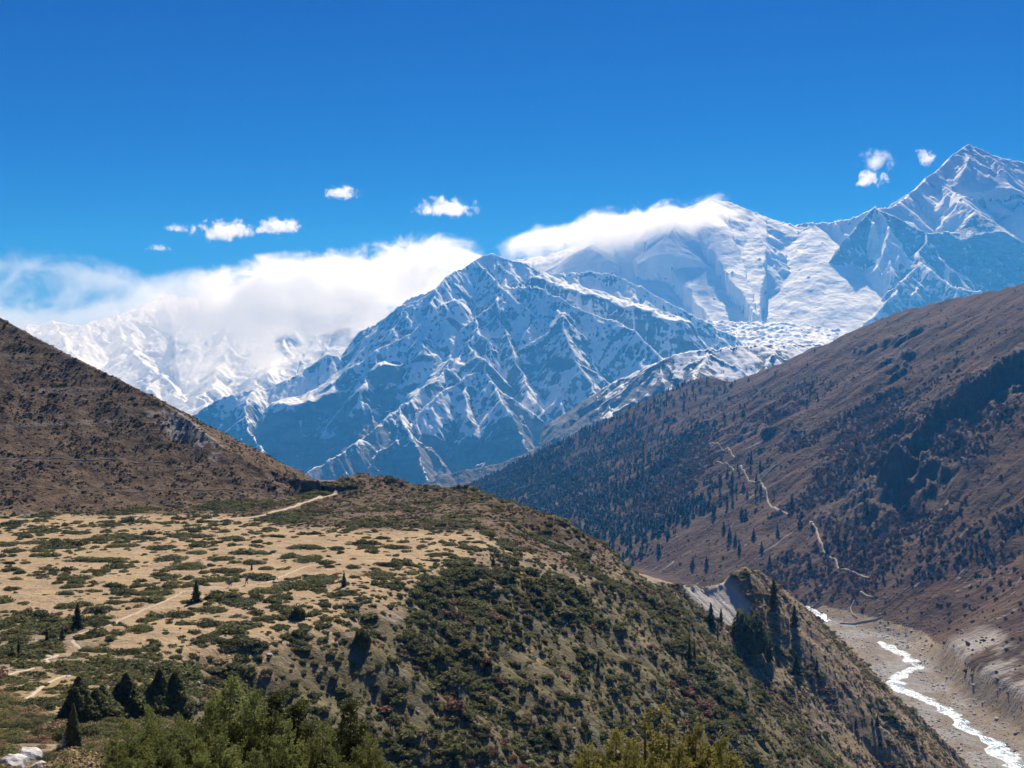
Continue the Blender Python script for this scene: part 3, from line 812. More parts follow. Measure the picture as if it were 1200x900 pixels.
def core(rng, r, h, z0=0.0, seg=10, rings=4):
    """closed lumpy dome inside a bush, so one cannot see through its middle"""
    co = []; fa = []
    for i in range(rings + 1):
        t = i / rings * math.pi / 2
        for j in range(seg):
            a = 2 * math.pi * j / seg; k = rng.uniform(.85, 1.1)
            co.append((math.cos(a) * math.cos(t) * r * k, math.sin(a) * math.cos(t) * r * k, z0 + math.sin(t) * h * k))
    for i in range(rings):
        for j in range(seg): fa.append((i * seg + j, i * seg + (j + 1) % seg, (i + 1) * seg + (j + 1) % seg, (i + 1) * seg + j))
    return np.array(co), np.array(fa)

def mound(rng, n, size, h=.55, lumps=5, r=1.0, spread=.3):
    """leaf faces over several overlapping lumps that together make a low, uneven bush of radius ~1"""
    parts = []
    for k in range(lumps):
        a = rng.uniform(0, 6.28); q = 0 if k == 0 else rng.uniform(.3, .62) * r
        c = np.array([math.cos(a) * q, math.sin(a) * q, 0]); lr = r * rng.uniform(.38, .6); lh = h * rng.uniform(.65, 1.1)
        m = n // lumps
        u = rng.normal(0, 1, (m, 3)); u[:, 2] = np.abs(u[:, 2]); u = unit(u)
        rad = rng.uniform(1 - spread, 1.06, m)[:, None]
        pos = c + u * rad * np.array([lr, lr, lh])
        parts.append(leaves(rng, pos, u, size))
        cc, cf = core(rng, lr * .8, lh * .8, -.1, 8, 3); parts.append((cc + c, cf))
    return join(parts)

def conifer(rng, n, size, width=.22, skirt=.04, droop=.25, pw=.85):
    """crown of unit height: whorls of drooping boughs that shorten to the tip"""
    t = 1 - np.sqrt(rng.uniform(0, 1, n)) ; t = skirt + (1 - skirt) * np.clip(t * 1.06, 0, 1)
    whorl = np.round(t * 13) / 13 + rng.normal(0, .012, n)
    a = rng.integers(0, 9, n) * (2 * math.pi / 9) + np.floor(whorl * 13) * 1.1 + rng.normal(0, .22, n)
    rmax = width * np.clip(1 - whorl, 0, 1) ** pw * (.8 + .35 * np.sin(a * 2 + whorl * 20)) + .012
    q = rng.uniform(.25, 1, n) ** .6
    r = rmax * q
    z = whorl - droop * r * .6 + rng.normal(0, .012, n)
    pos = np.stack([np.cos(a) * r, np.sin(a) * r, np.clip(z, .01, 1.0)], 1)
    nrm = np.stack([np.cos(a) * .5, np.sin(a) * .5, np.full(n, .9)], 1)
    return leaves(rng, pos, nrm, size, 2.0, .45)

def tube(pts, radii, seg=6):
    co, fa = [], []
    for i, (p, r) in enumerate(zip(pts, radii)):
        for j in range(seg):
            a = 2 * math.pi * j / seg; co.append((p[0] + math.cos(a) * r, p[1] + math.sin(a) * r, p[2]))
    for i in range(len(pts) - 1):
        for j in range(seg): fa.append((i * seg + j, i * seg + (j + 1) % seg, (i + 1) * seg + (j + 1) % seg, (i + 1) * seg + j))
    return np.array(co), np.array(fa)

STORE = bpy.data.collections.new("plant variants")        # sources of the ground cover, not linked to the scene
def stored(name, co, fa, mat):
    o = new_mesh(name, co, fa, mat, False)
    COL.objects.unlink(o)
    return o

def scatter(name, pts, rotz, scl, idx, variants, label=None):
    """ground cover nobody could count: points that carry instances of the variants, one stuff object"""
    me = bpy.data.meshes.new(name)
    me.vertices.add(len(pts)); me.vertices.foreach_set('co', np.asarray(pts, np.float32).ravel())
    for nm, v in (('rot', np.stack([np.zeros(len(pts)), np.zeros(len(pts)), rotz], 1)), ('scl', scl)):
        a = me.attributes.new(nm, 'FLOAT_VECTOR', 'POINT'); a.data.foreach_set('vector', np.asarray(v, np.float32).ravel())
    a = me.attributes.new('idx', 'INT', 'POINT'); a.data.foreach_set('value', np.asarray(idx, np.int32))
    o = bpy.data.objects.new(name, me); COL.objects.link(o)
    coll = bpy.data.collections.new(name + " variants")
    for i, v in enumerate(variants): coll.objects.link(v); v.name = "%s_variant_%02d" % (name, i)
    t = bpy.data.node_groups.new(name, 'GeometryNodeTree')
    t.interface.new_socket('Geometry', in_out='INPUT', socket_type='NodeSocketGeometry'); t.interface.new_socket('Geometry', in_out='OUTPUT', socket_type='NodeSocketGeometry')
    gi = t.nodes.new('NodeGroupInput'); go = t.nodes.new('NodeGroupOutput')
    ci = t.nodes.new('GeometryNodeCollectionInfo'); ci.inputs['Collection'].default_value = coll; ci.inputs['Separate Children'].default_value = True; ci.inputs['Reset Children'].default_value = True
    ip = t.nodes.new('GeometryNodeInstanceOnPoints'); ip.inputs['Pick Instance'].default_value = True
    def na(nm, ty):
        q = t.nodes.new('GeometryNodeInputNamedAttribute'); q.data_type = ty; q.inputs['Name'].default_value = nm
        return q.outputs[0]
    t.links.new(gi.outputs[0], ip.inputs['Points']); t.links.new(ci.outputs[0], ip.inputs['Instance'])
    t.links.new(na('idx', 'INT'), ip.inputs['Instance Index']); t.links.new(na('scl', 'FLOAT_VECTOR'), ip.inputs['Scale'])
    er = t.nodes.new('FunctionNodeEulerToRotation'); t.links.new(na('rot', 'FLOAT_VECTOR'), er.inputs[0]); t.links.new(er.outputs[0], ip.inputs['Rotation'])
    t.links.new(ip.outputs[0], go.inputs[0])
    m = o.modifiers.new(name, 'NODES'); m.node_group = t
    return tag(o, kind='stuff')

def fan_points(rng, n, y0, y1, t0=-.62, t1=.68):
    """points spread evenly over the ground between two distances"""
    y = np.sqrt(rng.uniform(y0 * y0, y1 * y1, n)); x = y * rng.uniform(t0, t1, n)
    return x, y

R1 = np.random.default_rng(5)
# valley wall, front slope, shelf fringe
def cover_near():
    V = [stored('shrub', *mound(R1, 260, .17, .5), M_JUN) for _ in range(4)] + [stored('shrub', *mound(R1, 240, .17, .6), M_DARK) for _ in range(3)] + \
        [stored('shrub', *mound(R1, 220, .15, .5), M_RED) for _ in range(2)] + [stored('shrub', *mound(R1, 200, .14, .5), M_GREY) for _ in range(2)] + \
        [stored('tussock', *mound(R1, 150, .16, .45), M_STRAW) for _ in range(2)] + \
        [stored('shrub', *mound(R1, 2600, .055, .5, 7), m) for m in (M_JUN, M_DARK, M_JUN, M_RED, M_STRAW)]
    x1, y1 = fan_points(R1, 230000, 105, 620); x2, y2 = fan_points(R1, 16000, 30, 110, -.62, .3)
    x = np.concatenate([x1, x2]); y = np.concatenate([y1, y2])
    s, th, right, bed, shelf, scar, hill = (grid_m(k, x, y) for k in ('s', 'th', 'right', 'bed', 'shelf', 'scar', 'hill'))
    patch = fbm(x / 22, y / 30, 4, 301) + .35 * fbm(x / 5, y / 5, 2, 302)
    wall = smooth(-6, 4, s)
    p = wall * (.34 + .6 * smooth(-.3, .15, patch)) * (1 - .3 * smooth(90, 180, s)) + (1 - wall) * .85 * (1 - .45 * (y < 118)) * (1 - shelf) * (.25 + .75 * smooth(-.25, .1, patch))
    fringe = np.exp(-((s + 6) / 9) ** 2) * (y < 262)
    p = np.maximum(p, fringe * .8)
    p = p * (1 - np.clip(shelf * 1.3 * (1 - .3 * fringe), 0, 1)) * (1 - bed) * (1 - np.clip(scar * 2.0, 0, 1)) * (th < .02) * (~right)
    p = p * np.where((y > 300) & (s < -2) & (x > -70), .3, 1)
    keep = (R1.random(len(x)) < p) & off_trail(x, y)
    x, y, s, patch, shelf = x[keep], y[keep], s[keep], patch[keep], shelf[keep]
    n = len(x)
    kind = R1.random(n); deep = smooth(20, 120, s)
    redp = (.02 + .17 * smooth(.15, .5, fbm(x / 26, y / 26, 3, 305))) * (1 - np.clip(shelf * 3, 0, 1)); greyp = .07 + .18 * deep; strawp = .10 + .45 * deep
    dk = smooth(.05, .5, fbm(x / 30, y / 30, 3, 309)) * .4 + .08
    idx = np.where(kind < redp, R1.integers(7, 9, n), np.where(kind < redp + greyp, R1.integers(9, 11, n), np.where(kind < redp + greyp + strawp, R1.integers(11, 13, n), np.where(R1.random(n) < dk, R1.integers(4, 7, n), R1.integers(0, 4, n)))))
    idx = np.where(y < 125, np.where((idx >= 11) | (R1.random(n) < .22), 17, np.where((idx >= 7) & (idx < 9), 16, 13 + idx % 3)), idx)
    sz = R1.lognormal(-.25, .42, n) * np.where((idx >= 9) & (idx < 13), .62, 1) * (.75 + .5 * smooth(0, .5, patch)) * np.where(y < 110, .8, 1)
    sz = np.clip(sz * 1.35, .3, 2.8)
    z = grid_z(x, y) - .06
    scl = np.stack([sz * R1.uniform(.85, 1.4, n), sz * R1.uniform(.85, 1.3, n), sz * R1.uniform(.55, 1.0, n)], 1)
    scatter('undergrowth', np.stack([x, y, z], 1), R1.uniform(0, 6.28, n), scl, idx, V)
    return n
print('cover', cover_near())

def cover_hill():
    V = [stored('scrub', *mound(R1, 70, .3, .6, 3), M_SCRUB) for _ in range(4)] + [stored('scrub', *mound(R1, 70, .3, .5, 3), M_DARK) for _ in range(2)]
    x, y = fan_points(R1, 85000, 290, 500, -.62, .12)
    s, th, hill, shelf = (grid_m(k, x, y) for k in ('s', 'th', 'hill', 'shelf'))
    pt = fbm(x / 14, y / 14, 4, 331)
    p = np.where(th > .005, .8, np.where((y > np.interp(x, [-95, -66, -30, 10], [336, 310, 302, 296])) & (s < 2) & (shelf < .4), .7, 0)) * (.2 + .8 * smooth(-.2, .3, pt))
    k = (R1.random(len(x)) < p) & off_trail(x, y)
    x, y = x[k], y[k]; n = len(x)
    sz = np.clip(R1.lognormal(-1.2, .45, n), .12, 1.0)
    scatter('heath', np.stack([x, y, grid_z(x, y) - .05], 1), R1.uniform(0, 6.28, n), np.stack([sz * 1.3, sz * 1.3, sz], 1), np.where(R1.random(n) < .72, R1.integers(0, 4, n), R1.integers(4, 6, n)), V)
    return n
print('heath', cover_hill())

def cover_far():
    V = [stored('scrub', *mound(R1, 50, .4, .7, 3), M_SCRUB) for _ in range(3)] + [stored('birch', *mound(R1, 70, .3, 1.2, 4, 1.0, .6), M_BIRCH) for _ in range(3)]
    x, y = fan_points(R1, 150000, 640, 2900, -.16, .66)
    right, t, dv, beyond = (grid_m(k, x, y) for k in ('right', 't', 'dv', 'beyond'))
    a = fbm(x / 210, y / 210, 4, 341); b = fbm(x / 60, y / 60, 3, 342)
    birch = smooth(.0, .35, a + .3 * b) * (1 - smooth(.45, .75, t)) * smooth(900, 1200, y)
    p = np.clip(.22 + .8 * birch, 0, 1) * right * (~beyond) * (t > .012) * (1 - .6 * smooth(.7, 1, t))
    k = (R1.random(len(x)) < p) & off_trail(x, y)
    x, y, birch = x[k], y[k], birch[k]; n = len(x)
    isb = R1.random(n) < birch
    sz = np.where(isb, R1.uniform(1.6, 3.6, n), np.clip(R1.lognormal(.1, .5, n), .4, 3.2))
    scatter('scrubland', np.stack([x, y, grid_z(x, y) - .1], 1), R1.uniform(0, 6.28, n), np.stack([sz, sz, sz], 1), np.where(isb, R1.integers(3, 6, n), R1.integers(0, 3, n)), V)
    VF = [stored('fir', *join([conifer(R1, 90, .13, .2), core(R1, .12, .8, .03, 6, 3)]), M_FIR) for _ in range(4)]
    x, y = fan_points(R1, 75000, 1500, 2980, -.16, .40)
    right, t, dv, beyond = (grid_m(k, x, y) for k in ('right', 't', 'dv', 'beyond'))
    left = 1 - smooth(-.05, .26, x / y + .10 * fbm(x / 200, y / 200, 3, 351))
    p = right * (~beyond) * np.clip(left * (.35 + .75 * smooth(-.2, .3, fbm(x / 130, y / 130, 4, 352))) * (1 - .75 * smooth(.5, .95, t) * smooth(.05, .2, x / y)), 0, 1) * .62
    k = (R1.random(len(x)) < p) & off_trail(x, y)
    x, y = x[k], y[k]; n = len(x); sz = R1.uniform(6, 13, n)
    scatter('forest', np.stack([x, y, grid_z(x, y) - .3], 1), R1.uniform(0, 6.28, n), np.stack([sz * R1.uniform(1.1, 1.8, n), sz * R1.uniform(1.1, 1.8, n), sz], 1), R1.integers(0, 4, n), VF)
    return n
print('forest', cover_far())

# ------------------------------------------------------------------ clouds, beyond the haze
def cloud_noise(n, p, sx, detail=6):
    return n.noise(n.scale(p, (1, .8, 1.25)), sx, detail, .62, .4)

def curve_node(n, v, pts, x0, x1, z0, z1):
    """piecewise curve through world points, as a node: returns height for a world x"""
    u = n.math('DIVIDE', n.sub(v, x0), x1 - x0, clamp=True)
    fc = n.node('ShaderNodeFloatCurve')
    c = fc.mapping.curves[0]
    for i, (a, b) in enumerate(pts):
        q = ((a - x0) / (x1 - x0), (b - z0) / (z1 - z0))
        if i < 2: c.points[i].location = q
        else: c.points.new(*q)
    fc.mapping.update()
    n.put(fc.inputs['Value'], u)
    return n.add(n.mul(fc.outputs[0], z1 - z0), z0)

def cloud_volume(n, dens, aniso=.35):
    v = n.node('ShaderNodeVolumePrincipled')
    v.inputs['Color'].default_value = (1, 1, 1, 1)
    v.inputs['Absorption Color'].default_value = (1, 1, 1, 1)
    v.inputs['Anisotropy'].default_value = aniso
    n.put(v.inputs['Density'], dens)
    n.t.links.new(v.outputs[0], n.out.inputs['Volume'])

def hull(name, outline, d, thick):
    """closed rounded body over an outline of world (x, z) points"""
    k = len(outline); co = []; fa = []
    cx = sum(p[0] for p in outline) / k; cz = sum(p[1] for p in outline) / k
    lay = ((-.5, .55), (-.42, .85), (-.2, 1.0), (.2, 1.0), (.42, .85), (.5, .55))
    for t, s_ in lay:
        for x, z in outline: co.append((cx + (x - cx) * s_, d + t * thick, cz + (z - cz) * s_))
    bm = bmesh.new()
    vs = [bm.verts.new(c) for c in co]
    for l in range(len(lay) - 1):
        for i in range(k):
            j = (i + 1) % k
            bm.faces.new((vs[l * k + i], vs[l * k + j], vs[(l + 1) * k + j], vs[(l + 1) * k + i]))
    bm.faces.new(vs[:k][::-1]); bm.faces.new(vs[-k:])
    bmesh.ops.recalc_face_normals(bm, faces=bm.faces)
    me = bpy.data.meshes.new(name); bm.to_mesh(me); bm.free()
    o = bpy.data.objects.new(name, me); COL.objects.link(o)
    return o

def bank(name, label, d, thick, top, bot, solid, dens, scale, soft_t, soft_b, spread):
    W = lambda px, py: ((px - 600) / F * d, (450 - py) / F * d)
    T = [W(*p) for p in top]; B = [W(*p) for p in bot]
    x0 = min(p[0] for p in T + B) - 100; x1 = max(p[0] for p in T + B) + 100
    z0 = min(p[1] for p in T + B) - 300; z1 = max(p[1] for p in T + B) + 300
    outl = [(x, z + 160) for x, z in T] + [(x, z - 160) for x, z in B[::-1]]
    o = hull(name, outl, d, thick)
    n = N("cloud " + name)
    p = n.pos(); px, py, pz = n.sep(p)
    zt = curve_node(n, px, T, x0, x1, z0, z1); zb = curve_node(n, px, B, x0, x1, z0, z1)
    sol = curve_node(n, px, [((a - 600) / F * d, b) for a, b in solid], x0, x1, 0.0, 1.0)
    e = n.math('MINIMUM', n.math('DIVIDE', n.sub(zt, pz), soft_t, clamp=True), n.math('DIVIDE', n.sub(pz, zb), soft_b, clamp=True))
    dep = n.ramp(n.math('ABSOLUTE', n.sub(py, d)), thick * .5, thick * .22)
    nz = n.noise(n.scale(p, (1, 1, 1.3)), scale, 10, .74, .45)
    nz = n.add(nz, n.mul(n.sub(n.noise(n.scale(p, (.5, 1, 1.6)), scale * .35, 3, .5), .5), .5))
    e = n.mul(n.mul(e, dep), 1.0)
    v = n.add(n.mul(e, spread), n.mul(n.sub(nz, .5), 4.2))
    f = n.ramp(v, .32, 1.0)
    cloud_volume(n, n.mul(n.mul(n.mul(f, n.ramp(e, 0.0, .12)), sol), dens))
    o.data.materials.append(n.m)
    tag(o, label, 'cloud')
    return o

bank('cloud_bank', 'long white cloud bank veiling the far snow face left of the central summit', 10000, 900,
     [(-90, 285), (0, 284), (60, 287), (130, 302), (190, 318), (235, 314), (290, 302), (345, 292), (390, 292), (430, 284), (470, 274), (505, 268), (535, 268), (560, 280), (590, 300)],
     [(-90, 400), (0, 384), (60, 380), (130, 384), (190, 420), (235, 446), (290, 466), (345, 466), (390, 455), (430, 440), (470, 415), (505, 400), (535, 380), (560, 360), (590, 345)],
     [(-90, .15), (0, .17), (60, .14), (130, .14), (170, .17), (200, .2), (250, .5), (320, .8), (450, 1.0), (600, 1.0)], .0064, .0024, 420.0, 1050.0, 1.3)
bank('cloud_veil', 'thin pale veil of cloud blurring the far snow face below the long cloud bank', 9700, 700,
     [(-120, 340), (0, 336), (80, 338), (160, 332), (240, 330), (320, 336), (400, 352), (440, 372)],
     [(-120, 520), (0, 515), (80, 510), (160, 505), (240, 500), (320, 490), (400, 470), (440, 440)],
     [(-120, .8), (0, .9), (160, 1.0), (330, 1.0), (440, .6)], .0017, .0016, 400.0, 1500.0, 1.9)
bank('cloud_plume', 'white plume of cloud blowing off the snow ridge between two summits', 12050, 800,
     [(575, 290), (600, 274), (625, 264), (660, 258), (700, 244), (740, 236), (780, 229), (820, 225), (845, 227), (870, 240), (885, 250)],
     [(575, 306), (600, 314), (625, 316), (660, 316), (700, 322), (740, 326), (780, 326), (820, 322), (845, 310), (870, 280), (885, 258)],
     [(575, .5), (600, .8), (700, 1.0), (885, 1.0)], .0052, .0022, 360.0, 900.0, 1.75)

def small_cloud(px, py, w, h, label, d=10800, seed=0, dens=.014):
    c = P(px, py, d); rx, rz = w * .60 / F * d, h * .62 / F * d; ry = rx * .6
    bm = bmesh.new(); bmesh.ops.create_icosphere(bm, subdivisions=3, radius=1.25)
    me = bpy.data.meshes.new('cloud'); bm.to_mesh(me); bm.free()
    o = bpy.data.objects.new('cloud', me); COL.objects.link(o)
    o.location = c; o.scale = (rx, ry, rz)
    n = N("small cloud")
    tc = n.node('ShaderNodeTexCoord').outputs['Object']
    r = n.node('ShaderNodeVectorMath', operation='LENGTH'); n.put(r.inputs[0], tc)
    ox, oy, oz = n.sep(tc)
    asp = w / h
    q = n.xyz(n.add(n.mul(ox, asp * .34), seed * 3.7), n.mul(oy, asp * .3), n.mul(oz, .34))
    nz = n.noise(q, 2.9, 9, .66, .4)
    v = n.add(n.sub(.80, n.mul(r.outputs['Value'], 1.15)), n.mul(n.sub(nz, .5), 5.6))
    v = n.sub(v, n.mul(n.ramp(oz, -.15, -.8), .5))
    cloud_volume(n, n.mul(n.mul(n.ramp(v, .12, .55), n.ramp(r.outputs['Value'], 1.2, .95)), dens))
    me.materials.append(n.m)
    tag(o, label, 'cloud', 'small clouds in the blue sky')

small_cloud(262, 272, 62, 27, 'long flat-bottomed white puff, left one of a touching pair above the cloud bank', seed=1)
small_cloud(327, 267, 50, 24, 'rounded white puff, right one of a touching pair above the cloud bank', seed=2)
small_cloud(401, 227, 40, 17, 'small lone white puff highest over the long cloud bank', seed=3)
small_cloud(523, 245, 66, 25, 'wide white puff with a ragged right end, just above the central snow summit', seed=4)
small_cloud(1020, 211, 34, 20, 'compact white puff beside the tallest peak, below a thin wisp', seed=5)
small_cloud(1027, 190, 40, 28, 'thin broken wisp of cloud just above a compact puff beside the tallest peak', seed=6, dens=.007)
small_cloud(1083, 188, 24, 24, 'small upright white puff touching the shoulder of the tallest peak', seed=7)
small_cloud(206, 268, 30, 11, 'faint tiny wisp left of the pair of flat white puffs', seed=8, dens=.008)
small_cloud(186, 291, 26, 9, 'faintest low flat wisp over the hazy end of the cloud bank', seed=9, dens=.008)

# ------------------------------------------------------------------ things on the shelf and slopes
def empty(name, loc, label, cat, group=None, rz=0.0, sc=(1, 1, 1)):
    o = bpy.data.objects.new(name, None); COL.objects.link(o)
    o.location = loc; o.rotation_euler = (0, 0, rz); o.scale = sc; o.empty_display_size = .2
    return tag(o, label, cat, group)

def child(o, parent):
    o.parent = parent; return o

def inst(name, me, parent=None, loc=(0, 0, 0), rz=0.0, sc=(1, 1, 1)):
    o = bpy.data.objects.new(name, me); COL.objects.link(o)
    o.location = loc; o.rotation_euler = (0, 0, rz); o.scale = sc
    if parent: o.parent = parent
    return o

def mesh_only(name, co, fa, mat, smooth_shade=False):
    o = new_mesh(name, co, fa, mat, smooth_shade); me = o.data
    bpy.data.objects.remove(o)
    return me

R2 = np.random.default_rng(21)
# juniper mats lying on the turf
MATS = [mesh_only('juniper_mat', *mound(R2, 1500, .085, .42, 9, 1.0, .2), M_JUN if i % 2 == 0 else M_DARK) for i in range(6)]
Z1 = [(155,243,115,22),(270,250,95,20),(130,280,110,34),(195,295,90,30),(30,285,90,36),(55,312,90,22),(265,218,40,12),(385,222,90,20),(420,266,110,18),(505,268,100,18),(325,276,90,14),(645,255,110,28),(430,295,120,20),(560,300,110,25),(695,318,80,26),(600,335,130,36),(665,362,160,34),(350,342,230,24),(140,327,70,20),(30,358,55,12),(360,384,70,24),(420,373,40,14),(465,369,35,12),(570,397,85,18),(260,407,125,28),(200,424,45,20),(260,438,85,22),(40,445,65,26),(235,463,75,18),(408,437,95,18),(540,458,135,34),(845,322,60,14),(920,320,55,18),(890,353,95,22),(780,342,100,18),(805,380,130,25),(740,412,130,30),(895,400,120,28),(940,375,60,18),(770,463,85,20),(668,430,70,30),(850,482,150,46),(935,448,120,38),(625,530,110,45),(745,516,130,36),(740,565,120,36),(495,580,105,42),(400,490,60,26),(250,500,110,40),(340,515,110,36),(85,497,45,16),(290,617,85,24),(810,595,130,24),(790,630,140,22),(920,548,75,34),(880,580,35,15),(990,470,90,36),(980,510,100,25),(1065,430,100,28),(1140,400,120,45),(1120,453,65,14),(1135,490,40,10),(1075,297,120,24),(1020,330,80,24),(1090,338,100,36),(1150,350,70,30),(975,265,60,10),(1100,256,65,9),(810,270,90,18),(710,285,60,20),(790,245,50,14),(360,565,80,32),(330,660,120,34),(430,668,130,32),(540,686,35,16),(75,213,40,9),(20,200,50,8)]
Z3 = [(40,298,80,25),(40,335,90,30),(130,305,60,18),(245,300,70,22),(340,300,120,18),(435,298,45,12),(480,347,45,12),(500,328,90,12),(300,362,100,16),(405,367,55,12),(190,370,60,18),(280,392,140,26),(70,410,130,35),(70,452,65,14),(165,460,80,20),(240,268,40,12),(295,270,60,14),(535,290,60,20),(595,300,90,20),(630,285,50,10),(105,370,50,12),(340,430,90,20),(450,405,90,24),(520,385,100,26),(600,372,110,24)]
mats = [(x / 3, 540 + y / 3, w / 3, h / 3) for x, y, w, h in Z1] + [(350 + x / 3, 540 + y / 3, w / 3, h / 3) for x, y, w, h in Z3]
seen = {}
for i, (px, py, w, h) in enumerate(mats):
    gx, gy, gz = on_ground(px, py + h * .30, 90)
    W = w / F * gy; tot = h / F * gy
    H = min(max(.30, .16 * W), .75); D = min(max((tot - H * .75) / (44.0 / gy), W * .35), W * 1.1)
    shape = 'very long' if w > 50 else 'long' if w > 34 else 'middling' if w > 22 else 'small'
    flatn = 'flat' if h < w * .2 else 'rounded'
    zone = ('near the foot of the brown hill' if py < 622 else 'at the back of the dry turf' if py < 640 else 'in the middle of the dry turf' if py < 668 else 'near the hikers on the dry turf' if px > 210 and py < 700 else 'beside the dusty trail' if py < 715 else 'at the front edge of the dry turf')
    side = 'towards the hill side' if px < 140 else 'towards the valley side' if px > 330 else 'about halfway across'
    o = inst('juniper_mat', MATS[i % 6], None, (gx, gy, gz - .05), R2.uniform(-.35, .35) + (math.pi if i % 3 else 0), (W * .52, D * .5, H / .42))
    tag(o, '%s %s juniper mat %s, %s' % (shape, flatn, zone, side), 'shrub', 'juniper mats on the dry turf')

# trees
def tree_meshes(n, size, width, droop=.25, mat=None, trunk=.022):
    return (mesh_only('crown', *join([conifer(R2, n, size, width, .05, droop), core(R2, width * .42, .62, .08, 8, 4)]), mat or M_DARK),
            mesh_only('trunk', *tube([(0, 0, -.06), (.004, 0, .2), (0, .004, .55), (0, 0, .93)], [trunk, trunk * .8, trunk * .5, trunk * .15]), M_BARK, True))
T_SLIM = [tree_meshes(900, .045, .17) for _ in range(3)]
T_WIDE = [tree_meshes(1300, .055, .30) for _ in range(3)]
T_ROUND = [(mesh_only('crown', *[(c * [.5, .5, .95], f) for c, f in [mound(R2, 1500, .13, .9, 7, 1.0, .35)]][0], M_DARK), mesh_only('trunk', *tube([(0, 0, -.06), (0, 0, .5)], [.04, .02]), M_BARK, True)) for _ in range(2)]
def clump_meshes(k, n):
    parts = []
    for i in range(k):
        a = R2.uniform(0, 6.28); q = 0 if i == 0 else R2.uniform(.12, .30); hh = 1.0 if i == 0 else R2.uniform(.5, .9); w = R2.uniform(.15, .21)
        t = R2.uniform(.02, 1, n); an = R2.uniform(0, 6.28, n)
        r = w * np.where(t > .35, np.clip(1 - ((t - .35) / .66) ** 1.5, 0, 1) ** .8, .82 + .18 * t / .35) * (.72 + .30 * np.abs(np.sin(an * 2.5 + t * 17 + i)) * np.abs(np.cos(t * 11 + an))) * R2.uniform(.5, 1.4, n)
        ctr = np.array([math.cos(a) * q, math.sin(a) * q, 0])
        pos = ctr + np.stack([np.cos(an) * r, np.sin(an) * r, t * hh + R2.normal(0, .012, n)], 1)
        nrm = np.stack([np.cos(an), np.sin(an), np.full(n, .9)], 1)
        parts.append(leaves(R2, pos, nrm, .040, 2.2, .7))
        c, f = core(R2, w * .42, hh * .62, .02, 8, 5); parts.append((c + ctr, f))
    return (mesh_only('crown', *join(parts), M_DARKT), mesh_only('trunk', *tube([(0, 0, -.06), (.01, 0, .3), (0, 0, .9)], [.03, .02, .004]), M_BARK, True))
M_DARKT = leaf_material("clump juniper leaves", (.042, .054, .022), (.18, .185, .07), .4)  # dark to olive leaf tones for the clumped junipers
T_BIG = [clump_meshes(k_, 3000) for k_ in (5, 4, 6)]

def tree(name, px, py, hpx, kind, label, cat='tree', group=None, wk=1.0, d0=60, mat=None, z_=None):
    gx, gy, gz = on_ground(px, py, d0)
    h = hpx / F * gy
    cr, tr = kind[R2.integers(0, len(kind))]
    k = wk * R2.uniform(.9, 1.1)
    o = empty(name, (gx, gy, gz), label, cat, group, R2.uniform(0, 6.28), (h * k, h * k, h))
    inst('crown', cr, o); inst('trunk', tr, o)
    return o

for px, py, h, kind, wk, lab in (
    (230, 705, 25, T_WIDE, 1.0, 'bushy dark juniper standing alone on the turf just left of the hikers'),
    (91, 737, 30, T_WIDE, 1.05, 'broad dark juniper at the front of the turf beside the trail bend'),
    (118, 722, 14, T_ROUND, .9, 'small round juniper bush behind the broad dark juniper by the trail'),
    (348, 725, 17, T_ROUND, 1.3, 'wide round dark bush on the turf nearest the valley rim'),
    (403, 687, 18, T_SLIM, 1.2, 'small dark juniper among mats near the right end of the turf'),
    (295, 668, 9, T_SLIM, 1.0, 'tiny upright juniper just behind the hikers'),
    (578, 662, 9, T_WIDE, 1.2, 'tiny dark juniper on the green rim at the far corner of the shelf'),
    (425, 755, 25, T_ROUND, .8, 'dark upright bush on the slope just below the turf rim'),
    (22, 768, 22, T_SLIM, .9, 'thin spiky juniper at the left end of the bushy slope'),
    (14, 770, 15, T_SLIM, .9, 'shorter spiky juniper just left of a thin spiky one'),
    (55, 752, 16, T_SLIM, 1.0, 'small pointed juniper above the pale path junction'),
    (73, 750, 15, T_WIDE, 1.0, 'small broad juniper just left of the trail bend'),
): tree('juniper_tree', px, py, h, kind, lab, wk=wk)
for px, py, h, wk, lab in (
    (92, 850, 56, 1.35, 'tall dark juniper, leftmost of the clump behind the foreground bushes'),
    (120, 848, 44, 1.5, 'lower bushy juniper filling the gap in the left clump'),
    (148, 846, 56, 1.3, 'dense dark juniper in the middle of the left clump'),
    (187, 842, 57, 1.35, 'dense dark juniper at the right end of the left clump'),
    (209, 838, 42, 1.4, 'short dark juniper tucked beside the right end of the left clump'),
    (86, 880, 54, .6, 'narrow pale topped juniper in front of the left clump'),
): tree('juniper_tree', px, py, h, T_BIG, lab, wk=wk, d0=50)
